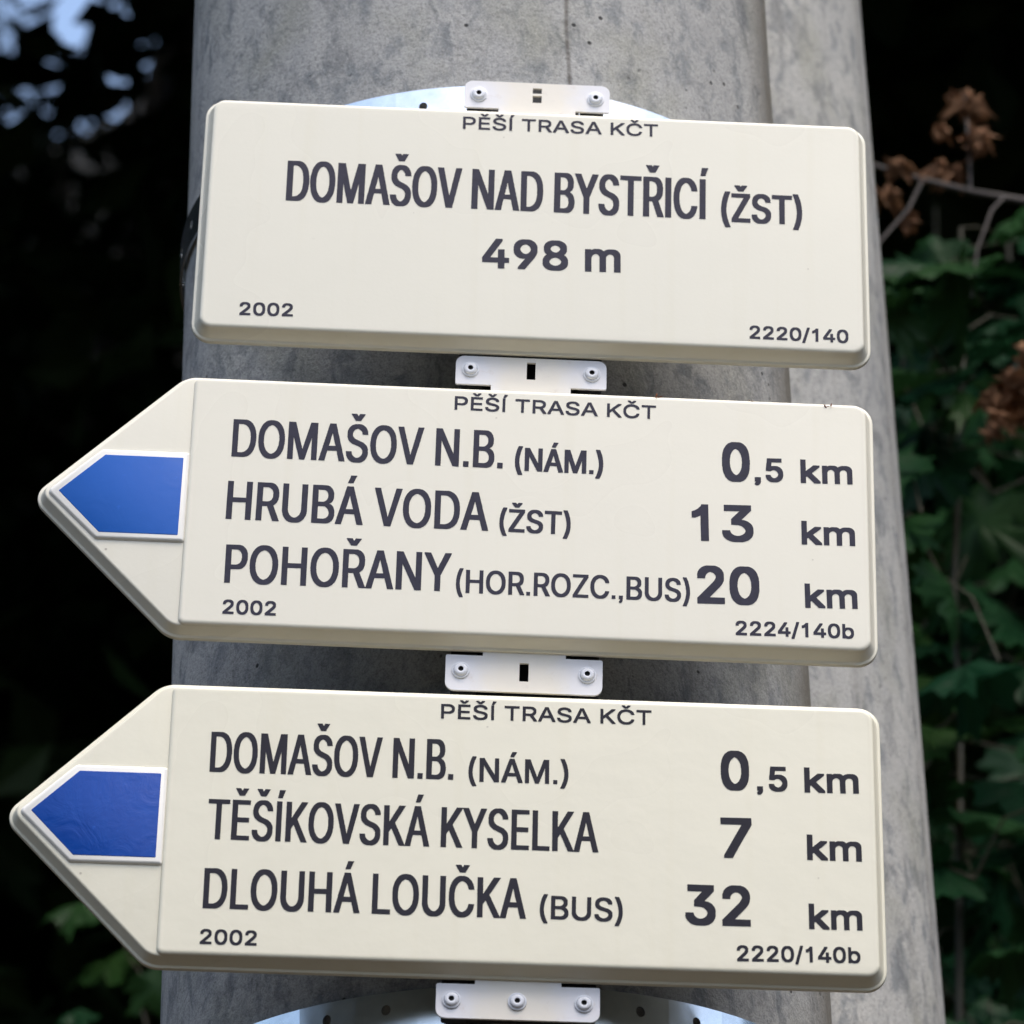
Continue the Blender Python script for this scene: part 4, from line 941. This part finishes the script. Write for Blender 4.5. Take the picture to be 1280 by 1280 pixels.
# ------------------------------------------------------------------ the three signs
YAW = 0.0342897
SIGNS = {1: (0.01001, 1.31000, -0.00352), 2: (0.00926, 1.11710, -0.00495), 3: (0.00866, 0.92148, 0.00121)}
LABELS = {1: 'top cream rectangular sign naming the place and its 498 m altitude',
          2: 'middle cream arrow sign pointing left with a paler blue arrow, 13 km and 20 km',
          3: 'lowest cream arrow sign pointing left with a deep blue arrow, 7 km and 32 km'}
CR = {1: CREAM, 2: CREAM2, 3: CREAM3}
BL = {2: BLUE2, 3: BLUE3}
for i in (1, 2, 3):
    cx, cz, ro = SIGNS[i]
    root = thing('trail_sign', LABELS[i], 'sign', (cx * cos(YAW), 2.0 + cx * sin(YAW), cz + 1.55), 'walking route signs on the pole')
    root.rotation_euler = (0, -ro, YAW)
    root.rotation_mode = 'XYZ'
    w2, h2 = W / 2, H / 2
    rect = [(-w2, -h2), (w2, -h2), (w2, h2), (-w2, h2)]
    mc = CR[i]
    if i == 1:
        link('board', loft('board', rect, [0.0075] * 4, prof_mm(BODY) + prof_mm(FRONT_EDGE), mc), root)
    else:
        pent = [(-0.1955, -h2), (w2, -h2), (w2, h2), (-0.1955, h2), (-0.2738, 0.0012)]
        lv = 0.0019
        e2 = [(lv + 0.0011, 0.35), (lv + 0.0005, 0.05), (lv + 0.0001, -0.45), (lv, -1.2)]
        link('board', loft('board', pent, [0.012, 0.0075, 0.0075, 0.012, 0.006], prof_mm(BODY) + prof_mm(e2), mc), root)
        link('text_panel', loft('text_panel', rect, [0.004, 0.0075, 0.0075, 0.004], prof_mm([(lv + 0.002, 0.12)]) + prof_mm(FRONT_EDGE), mc), root)
        # raised field that carries the arrow, with a white painted margin
        fld = [(-0.2408, -0.0268), (-w2 - 0.0006, -0.0268), (-w2 - 0.0006, 0.0288), (-0.2408, 0.0288), (-0.2690, 0.0015)]
        link('arrow_field', loft('arrow_field', fld, [0.002, 0.0006, 0.0006, 0.002, 0.002],
                                 prof_mm([(lv + 0.0006, 1.3), (lv, 1.2), (lv - 0.0005, 0.9), (0.0008, 0.45), (0.0004, 0.0), (0.0002, -0.7)]), WHITE), root)
        ar = [(-0.2395, -0.0240), (-0.1955, -0.0240), (-0.1953, 0.0258), (-0.2392, 0.0258), (-0.2638, 0.0015)]
        o = link('blue_arrow', loft('blue_arrow', ar, [0.0005] * 5, [(0.0002, 0.0), (0.00008, -0.0001), (0.00002, -0.0003)], BL[i]), root)
    # tabs
    if i == 1:
        make_tab(root, True, 'bar', 2, 0.0975, 0.1075)
    if i == 2:
        make_tab(root, True, 'plain', 2, 0.0980, 0.1072)
        make_tab(root, False, 'plain', 2, 0.0963, 0.1085)
    if i == 3:
        make_tab(root, False, None, 3, 0.0960, 0.1062)
    for (k, s, u0, v0, u1, v1, cap, wt) in TEXTS:
        if k == i:
            lettering(root, s, u0, v0, u1, v1, cap, wt, INK3 if i == 3 else INK)

# two steel rails carry the tabs; added dark plate stands in for slot shade
rails = thing('mounting_rail', 'steel rail with an added dark slot-shade plate, hidden behind the three signs against the pole', 'rail', (0.0095 * cos(YAW), 2.0 + 0.0095 * sin(YAW), 2.6725))
rails.rotation_euler = (0, 0, YAW)
RAILM = mat_simple('rail_slot_shade', (0.020, 0.020, 0.022), 0.8)
for x, y_, w_, t_, dn in ((-0.034, 0.0105, 0.014, 0.016, 0.02), (0.034, 0.0105, 0.014, 0.016, 0.02), (0.0, 0.0150, 0.054, 0.003, 0)):
    b = bmesh.new()
    bmesh.ops.create_cube(b, size=1, matrix=Matrix.Translation((x, T + y_, -dn / 2)) @ Matrix.Diagonal((w_, t_, 0.605 - dn, 1)))
    bmesh.ops.bevel(b, geom=b.edges[:], offset=0.0008, segments=1, affect='EDGES')
    m = bpy.data.meshes.new('rail')
    b.to_mesh(m)
    b.free()
    m.materials.append(RAILM)
    link('rail', m, rails)


# dry bits of leaf caught along the top edge of the middle sign
def crumb(label, u, v, y, size, col, seed):
    rr = random.Random(seed)
    vs, fs = [], []
    for k in range(5):
        c = Vector((rr.uniform(-1, 1), rr.uniform(-.5, .5), rr.uniform(-.4, .6))) * size
        a = rr.uniform(0, pi)
        d = Vector((cos(a), rr.uniform(-.4, .4), sin(a))) * size * rr.uniform(.5, 1.1)
        e = Vector((-sin(a), .5, cos(a))) * size * .28
        b = len(vs)
        vs += [c - d, c + e, c + d, c - e, c + Vector((0, -size * .3, 0))]
        fs += [(b, b + 1, b + 4), (b + 1, b + 2, b + 4), (b + 2, b + 3, b + 4), (b + 3, b, b + 4)]
    cx, cz, ro = SIGNS[2]
    m = mat_simple('dry_bit_%d' % seed, col, 0.8)
    o = thing('leaf_crumb', label, 'plant debris', (0, 0, 0), None, mesh('leaf_crumb', vs, fs, m))
    L = Matrix.Translation((cx * cos(YAW), 2.0 + cx * sin(YAW), cz + 1.55)) @ Matrix.Rotation(YAW, 4, 'Z') @ Matrix.Rotation(-ro, 4, 'Y')
    o.matrix_world = L @ Matrix.Translation((u, y, v))


crumb('brown dry crumb on the top edge of the middle sign just right of its heading', 0.0725, 0.0788, 0.0006, 0.0020, (0.20, 0.06, 0.015), 3)
crumb('pale grey crumb on the top edge of the middle sign, between two reddish ones', 0.1265, 0.0790, 0.0012, 0.0015, (0.30, 0.25, 0.20), 5)
crumb('reddish dry crumb near the top right corner of the middle sign', 0.1700, 0.0772, -0.0004, 0.0018, (0.14, 0.03, 0.01), 8)


# ------------------------------------------------------------------ vegetation
def tube(v, f, pts, radii, n=6):
    b0 = len(v)
    for j, p in enumerate(pts):
        d = (pts[min(j + 1, len(pts) - 1)] - pts[max(j - 1, 0)]).normalized()
        x = d.cross(Vector((0.3, 1, 0.2))).normalized()
        y = d.cross(x)
        for i in range(n):
            a = 2 * pi * i / n
            q = p + (x * cos(a) + y * sin(a)) * radii[j]
            v.append(tuple(q))
    for j in range(len(pts) - 1):
        for i in range(n):
            a, b = b0 + j * n + i, b0 + j * n + (i + 1) % n
            f.append((a, b, b + n, a + n))


def bend(p, q, n, wob, rr):
    out = []
    for k in range(n + 1):
        t = k / n
        w = wob * sin(pi * t)
        out.append(p.lerp(q, t) + Vector((rr.uniform(-w, w), rr.uniform(-w, w), rr.uniform(-w, w))))
    return out


def crown_mesh(seed, rx, rz, nclump, per, ls, clump=0.30):
    rr = random.Random(seed)
    v, f = [], []
    for c in range(nclump):
        while True:
            q = Vector((rr.uniform(-1, 1), rr.uniform(-1, 1), rr.uniform(-1, 1)))
            if q.length < 1 and q.length > rr.random() * 0.75:
                break
        q *= rr.uniform(0.85, 1.08)
        cs = clump * rr.uniform(0.7, 1.4)
        for k in range(per):
            d = Vector((rr.gauss(0, 1), rr.gauss(0, 1), rr.gauss(0, .7))) * cs
            p = Vector((q.x * rx, q.y * rx, q.z * rz)) + d
            s = ls * rr.uniform(0.6, 1.3)
            ax = Vector((rr.gauss(0, 1), rr.gauss(0, 1), rr.gauss(0, .6) - 0.5)).normalized()
            bx = ax.cross(Vector((rr.gauss(0, .6), rr.gauss(0, .6), 1))).normalized()
            nn = ax.cross(bx)
            b = len(v)
            v += [p - ax * s, p + bx * s * .55 + nn * s * .15, p + ax * s, p - bx * s * .55 + nn * s * .15]
            f += [(b, b + 1, b + 2), (b, b + 2, b + 3)]
    m = bpy.data.meshes.new('crown')
    m.from_pydata([tuple(x) for x in v], [], f)
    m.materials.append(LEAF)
    return m


def trunk_mesh(seed, h, r, crown_r, base):
    rr = random.Random(seed)
    v, f = [], []
    pts = [Vector((noise.noise(Vector((seed, k * .4, 0))) * .25 * min(1, k), noise.noise(Vector((seed, 5, k * .4))) * .25 * min(1, k), -0.3 + (h + .3) * k / 10)) for k in range(11)]
    tube(v, f, pts, [r * (1.35 if k == 0 else 1 - 0.075 * k) for k in range(11)], 10)
    for k in range(9):
        z = base + (h - base) * k / 9
        t = (z + .3) / (h + .3) * 10
        p = pts[int(t)].lerp(pts[min(10, int(t) + 1)], t % 1)
        a = k * 2.4 + rr.uniform(-.4, .4)
        e = p + Vector((cos(a), sin(a), rr.uniform(.2, .7))) * crown_r * rr.uniform(.6, .85)
        bp = bend(p, e, 5, 0.12, rr)
        rb = r * (1 - .08 * t) * .5
        tube(v, f, bp, [rb * (1 - .17 * q) for q in range(6)], 6)
    return mesh('trunk', v, f, BARK, True, 60)


TALL = dict(rx=2.1, rz=4.6, zc=8.0)
ROOF = dict(rx=1.9, rz=1.5, zc=6.4)
CM = {'tall': crown_mesh(1, 2.1, 4.6, 170, 60, 0.095), 'tall2': crown_mesh(2, 2.1, 4.6, 170, 60, 0.095),
      'shade_roof': crown_mesh(3, 1.9, 1.45, 110, 70, 0.08, 0.24), 'low': crown_mesh(5, 1.9, 2.9, 120, 60, 0.085)}
TM = {'tall': trunk_mesh(1, 11.5, 0.19, 2.0, 4.5), 'tall2': trunk_mesh(2, 11.5, 0.16, 2.0, 4.5),
      'shade_roof': trunk_mesh(3, 7.4, 0.12, 1.7, 5.4), 'low': trunk_mesh(5, 6.2, 0.11, 1.7, 2.2)}
ZC = {'tall': 8.0, 'tall2': 8.0, 'shade_roof': 6.5, 'low': 4.3}


def tree(kind, x, y, rz, s, dz, label, group):
    t = thing('forest_tree', label, 'tree', (x, y, hill_z(x, y)), group)
    t.rotation_euler = (0, 0, rz)
    t.scale = (s, s, s)
    link('trunk', TM[kind], t)
    c = link('crown', CM[kind], t)
    c.location = (0, 0, ZC[kind] + dz)
    return t


FOREST = [
    # overhanging trees just behind the poles (crowns above the view, added to block sky light)
    ('shade_roof', -3.3, 4.6, .3, 1.0, .0), ('shade_roof', -1.5, 4.7, 1.7, 1.0, .55), ('shade_roof', 1.5, 4.7, 2.9, 1.0, .1), ('shade_roof', 4.0, 4.5, 4.1, 1.0, .1),
    ('shade_roof', -2.9, 7.6, .9, 1.25, 1.0), ('shade_roof', 0.6, 7.8, 2.2, 1.3, .5), ('shade_roof', 3.6, 7.4, 5.2, 1.25, .4),
    ('tall', -4.2, 10.8, 0.4, 1.0, .0), ('tall2', 1.3, 11.2, 1.3, 1.0, .2), ('tall', 4.6, 10.6, 2.6, 1.05, .0),
    ('tall2', -1.9, 14.2, 3.3, .90, -.4), ('tall', 1.6, 14.6, 4.4, 1.25, .3), ('tall2', -5.2, 14.0, 5.5, 1.1, .0), ('tall', 5.0, 14.5, 0.2, 1.1, 0),
    ('shade_roof', 2.5, 3.7, 2.0, .9, .1), ('shade_roof', -2.7, 3.7, 3.0, .9, .1),
    ('shade_roof', -4.5, 6.0, 1.0, 1.5, 0), ('shade_roof', -1.2, 6.1, 2.0, 1.5, .3), ('shade_roof', 2.1, 6.0, 3.0, 1.5, 0), ('shade_roof', 5.4, 6.0, 4.0, 1.5, 0),
    ('shade_roof', -5.5, 9.8, 1.4, 1.9, .2), ('shade_roof', -1.6, 9.6, 2.4, 1.9, .9), ('shade_roof', 2.2, 9.8, 3.4, 1.9, .2), ('shade_roof', 6.0, 9.8, 4.4, 1.9, .2),  # higher unseen crowns added to close the canopy against sky light
    ('tall2', 1.0, 16.6, 1.9, 1.1, 1.0), ('tall', 2.6, 17.2, 2.9, 1.2, 1.5), ('tall', -3.4, 16.8, 0.9, .95, -.4), ('tall', 0.8, 19.5, 0.9, 1.2, 1.0), ('tall2', -2.6, 19.4, 2.2, .95, -1.0),
    ('tall', -6.4, 20.5, 0.9, 1.0, -.6), ('tall2', 0.9, 21.5, 2.2, 1.1, .2), ('tall', 3.6, 21.0, 1.2, 1.2, .8), ('tall2', -4.76, 23.5, 5.5, .9, -3.0), ('tall', -1.9, 17.4, 5.2, .8, -1.6), ('tall2', -8.5, 16.5, 4.2, 1.1, 0), ('tall', 6.6, 18.0, 2.2, 1.2, 0),
    ('shade_roof', -5.5, 13.6, 1.4, 2.0, 1.5), ('shade_roof', -1.4, 13.9, 2.7, 2.0, 1.6), ('shade_roof', 2.8, 13.8, 3.4, 2.0, 1.4),
    ('shade_roof', -6.5, 18.5, 0.4, 2.3, 1.2), ('shade_roof', -1.8, 18.7, 1.7, 2.3, 1.6), ('shade_roof', 3.2, 18.5, 4.4, 2.3, 1.3), ('shade_roof', -4.2, 23.5, 2.4, 2.3, 1.3),  # crowns above the frame, added to keep sky light off the far trees
    ('low', -1.96, 8.4, 4.84, 1.0, -.17), ('low', -0.05, 7.7, .49, 1.02, .65), ('low', -4.2, 7.8, 0.2, .98, .0),
    ('low', -1.3, 12.4, .2, 1.0, .4), ('low', 0.9, 9.6, 1.2, 1.0, -.6), ('low', -3.0, 9.4, 2.1, 1.05, -.4), ('low', 3.2, 9.0, 3.7, 1.0, -.4),
    ('tall', -4.6, 4.4, 1.1, .8, -1.6), ('tall2', -4.6, 6.2, 2.3, .9, -1.2), ('tall', 5.2, 3.6, 3.1, .85, -1.2), ('tall2', 5.6, 7.4, 0.9, .95, -1),
    ('low', -3.4, 4.6, 5.0, .9, -.9), ('low', 3.9, 5.4, 5.9, .95, -.9),
]
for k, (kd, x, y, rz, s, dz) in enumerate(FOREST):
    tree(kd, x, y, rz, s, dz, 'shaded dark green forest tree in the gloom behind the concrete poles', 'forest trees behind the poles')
rr = random.Random(11)
for ring, n_, kd, sc_ in ((12.0, 17, 'low', 1.05), (15.5, 17, 'tall', .60)):
    for k in range(n_):
        a = radians(-112 + (k + .5 * (ring > 13)) * 14)
        R_ = ring + rr.uniform(-1, 1)
        x, y = R_ * sin(a), 2 - R_ * cos(a)
        tree(kd, x, y, rr.uniform(0, 6), sc_ * rr.uniform(.88, 1.1), rr.uniform(-.4, .3) - (1.2 if kd == 'low' else 1.5), 'leafy tree across the clearing facing the signs', 'trees across the clearing')


for k in range(20):  # unseen bush ring added to keep horizon light off the sign undersides
    a = radians(-120 + k * 12.6)
    R_ = 10.2 + rr.uniform(-.5, .5)
    tree('low', R_ * sin(a), 2 - R_ * cos(a), rr.uniform(0, 6), .62 * rr.uniform(.9, 1.1), -2.3, 'unseen low bush added to block horizon light from under the signs', 'added bushes that block horizon light')


# -- maple leaves: one shared outline, three bends
def maple_leaf(name, m, curl, seed, crumple=0.0):
    half = [(.0, .0), (.20, -.10), (.36, -.15), (.40, -.05), (.58, -.02), (.50, .08), (.40, .15), (.54, .19), (.58, .29), (.80, .38), (.62, .43), (.60, .56), (.44, .50), (.29, .48), (.36, .60), (.25, .65), (.28, .77), (.13, .80), (.0, 1.02)]
    pts = half + [(-x, y) for x, y in half[-2:0:-1]]
    rr = random.Random(seed)
    v = []

    def shape(x, y):
        r2 = (x * x + (y - .3) ** 2)
        z = -0.30 * abs(x) ** 1.3 * curl - curl * 0.45 * r2 + 0.05 * sin(7 * x + 3 * y)
        if crumple:
            z += crumple * (noise.noise(Vector((x * 3, y * 3, seed))) + .6 * noise.noise(Vector((x * 8, y * 8, seed + 3))))
            x = x * (1 - .45 * crumple) + crumple * .35 * noise.noise(Vector((y * 3, x * 3, seed + 7)))
            y = y + crumple * .2 * noise.noise(Vector((y * 4, x * 4, seed + 17)))
        return (x, y, z)
    ring = [shape(*p) for p in pts]
    mid = [shape(p[0] * .5, .3 + (p[1] - .3) * .5) for p in pts]
    c = shape(0, .3)
    v = ring + mid + [c]
    n = len(pts)
    f = []
    for i in range(n):
        j = (i + 1) % n
        f.append((i, j, n + j, n + i))
        f.append((n + i, n + j, 2 * n))
    me = bpy.data.meshes.new(name)
    me.from_pydata(v, [], f)
    me.materials.append(m)
    me.shade_smooth()
    return me


LEAVES = [maple_leaf('leaf', MAPLE, c, s, .12) for c, s in ((.25, 1), (.6, 2), (.9, 3))]
DEADL = [maple_leaf('withered_leaf', DEAD, 1.3, s, .75) for s in (4, 5, 6, 7)]


def put_leaf(parent, me, name, p, size, direction, normal, origin):
    d = direction.normalized()
    n = (normal - d * normal.dot(d)).normalized()
    x = d.cross(n)
    o = link(name, me, parent)
    M = Matrix(((x.x * size, d.x * size, n.x * size, p.x - origin.x), (x.y * size, d.y * size, n.y * size, p.y - origin.y), (x.z * size, d.z * size, n.z * size, p.z - origin.z), (0, 0, 0, 1)))
    o.matrix_local = M
    return o


def sapling(label, root, stem_px, leaves, depth, stem_r, seed, name='maple_sapling', group='maple saplings beside the pole'):
    """stem_px: photo points the stem passes at this depth; leaves: (px, py, size m, dir angle deg in picture)"""
    rr = random.Random(seed)
    org = Vector((root[0], root[1], 0))
    t = thing(name, label, 'sapling', org, group)
    way = [org.copy() - Vector((0, 0, .05))] + [at(px, py, depth) for px, py in stem_px]
    pts = []
    for a, b in zip(way[:-1], way[1:]):
        n = max(2, int((b - a).length / .12))
        for k in range(n):
            pts.append(a.lerp(b, k / n) + Vector((rr.uniform(-1, 1), rr.uniform(-1, 1), 0)) * .006)
    pts.append(way[-1])
    v, f = [], []
    tube(v, f, [p - org for p in pts], [stem_r * (1 - .8 * k / len(pts)) for k in range(len(pts))], 7)
    link('stem', mesh('stem', v, f, GREENSTEM, True), t)
    v, f = [], []
    nodes = [q for q in pts if q.z > 1.2]
    spots = []
    for (px, py, size, ang) in leaves:
        p = at(px, py, depth + rr.uniform(-.16, .16))
        spots.append((min((p - q).length for q in nodes), p, size, ang))
    for _, p, size, ang in sorted(spots, key=lambda w: w[0]):
        a = radians(ang)
        d = RT * cos(a) + UP * sin(a) * .8 - F * rr.uniform(-.1, .5)
        n = Vector((rr.gauss(0, .45), rr.gauss(-.45, .45), 1))
        put_leaf(t, rr.choice(LEAVES), 'leaf', p, size * rr.choice((.8, 1, 1.1, 1.25)), d, n, org)
        # the leaf stalk branches off the nearest twig below it
        q = min(nodes, key=lambda w: (w - p).length + max(0, w.z - p.z) * 1.5)
        mid_ = p.lerp(q, .5) + Vector((rr.uniform(-.01, .01), rr.uniform(-.01, .01), (p - q).length * rr.uniform(.05, .25)))
        tube(v, f, [q - org, mid_ - org, p - org], [.0016, .0012, .0007], 4)
        nodes += [mid_, p]
    link('twigs', mesh('twigs', v, f, GREENSTEM, True), t)['kind'] = 'stuff'
    return t


rr = random.Random(21)
near = [(1215, 325, .075, 200), (1262, 350, .085, 160), (1180, 300, .060, 250), (1245, 290, .062, 40), (1135, 385, .070, 215), (1168, 338, .060, 170),
        (1270, 425, .090, 190), (1150, 430, .062, 230), (1190, 470, .075, 210), (1240, 400, .055, 300), (1125, 470, .06, 250), (1275, 300, .06, 20)]
for k in range(24):
    near.append((rr.uniform(1120, 1420), rr.uniform(330, 620), rr.uniform(.05, .085), rr.uniform(140, 320)))
for k in range(60):
    near.append((rr.uniform(1120, 1450), rr.uniform(560, 1420), rr.uniform(.06, .095), rr.uniform(150, 340)))
sapling('green maple sapling with broad leaves right of the pole, nearest the camera', (0.52, 3.3), [(1215, 1500), (1195, 900), (1196, 420), (1201, 285)], near, 3.3, .010, 5)
mid2 = []
for k in range(110):
    x = rr.uniform(1090, 1480)
    y = rr.uniform(430, 1420)
    mid2.append((x, y, rr.uniform(.06, .10), rr.uniform(130, 340)))
sapling('bushy maple sapling half hidden behind the nearest one right of the pole', (0.75, 3.95), [(1300, 1500), (1290, 800), (1260, 300)], mid2, 3.95, .012, 6)
far3 = []
for k in range(120):
    far3.append((rr.uniform(1060, 1480), rr.uniform(330, 1420), rr.uniform(.07, .11), rr.uniform(130, 340)))
sapling('deepest dark maple sapling at the back of the thicket right of the pole', (0.70, 4.7), [(1180, 1500), (1150, 800), (1170, 260)], far3, 4.7, .012, 7)
left = [(120, 1132, .085, 190), (160, 1190, .075, 215), (185, 1215, .05, 300), (110, 1262, .06, 200), (170, 1310, .06, 240), (120, 1340, .07, 200)]
sapling('dim maple sapling low on the left behind the arrow tip of the lowest sign', (-0.40, 3.6), [(190, 1420), (185, 1290), (178, 1220)], left, 4.1, .006, 8)

# -- grey branch with withered brown leaves, right of the top sign
org = at(1420, 285, 3.15)
br = thing('dead_branch', 'thin grey branch with withered brown leaves right of the top sign', 'branch', org, 'broken branches in the thicket')
v, f = [], []


def brpath(pts, r0, r1, n=7):
    q = [p - org for p in pts]
    tube(v, f, q, [r0 + (r1 - r0) * k / (len(q) - 1) for k in range(len(q))], n)


brpath([at(1420, 285, 3.15), at(1340, 268, 3.15), at(1280, 251, 3.15), at(1215, 240, 3.15), at(1150, 224, 3.15), at(1092, 207, 3.15), at(1040, 190, 3.15)], .0040, .0022)
brpath([at(1153, 226, 3.15), at(1135, 262, 3.14), at(1100, 302, 3.12), at(1080, 330, 3.12)], .0020, .0012)
brpath([at(1256, 246, 3.15), at(1240, 262, 3.13), at(1222, 310, 3.12), at(1214, 372, 3.12)], .0016, .0010)
brpath([at(1213, 240, 3.15), at(1212, 200, 3.16), at(1206, 120, 3.17)], .0016, .0010)
link('branch', mesh('branch', v, f, TWIG, True), br)
for cx_, cy_, sx_, sy_, n_, sz in ((1213, 115, 12, 20, 3, .028), (1233, 165, 10, 34, 3, .027), (1184, 160, 14, 14, 2, .022), (1190, 206, 30, 10, 3, .024), (1114, 232, 14, 36, 3, .026)):
    for k in range(n_):
        p = at(cx_ + rr.gauss(0, .6) * sx_, cy_ + rr.gauss(0, .6) * sy_, 3.15 + rr.uniform(-.03, .03))
        d = Vector((rr.gauss(0, .5), rr.gauss(0, .5), -1))
        n = Vector((rr.gauss(0, 1), rr.gauss(-1, .6), rr.gauss(.3, .5)))
        put_leaf(br, rr.choice(DEADL), 'withered_leaf', p, sz * rr.uniform(.8, 1.3), d, n, org)
org = at(1420, 520, 3.2)
br2 = thing('dead_branch', 'drooping twig with a curled bright brown leaf cluster at the right edge', 'branch', org, 'broken branches in the thicket')
v, f = [], []
brpath([at(1420, 520, 3.2), at(1340, 470, 3.2), at(1290, 440, 3.2), at(1262, 432, 3.2)], .003, .0015)
link('branch', mesh('branch', v, f, TWIG, True), br2)
for k in range(9):
    p = at(1262 + rr.gauss(0, .6) * 24, 482 + rr.gauss(0, .6) * 46, 3.06 + rr.uniform(-.03, .03))
    put_leaf(br2, rr.choice(DEADL), 'withered_leaf', p, .031 * rr.uniform(.8, 1.3), Vector((rr.gauss(0, .6), rr.gauss(0, .5), -1)), Vector((rr.gauss(0, 1), rr.gauss(-1, .6), rr.gauss(.3, .5))), org)

print('objects', len(bpy.data.objects))
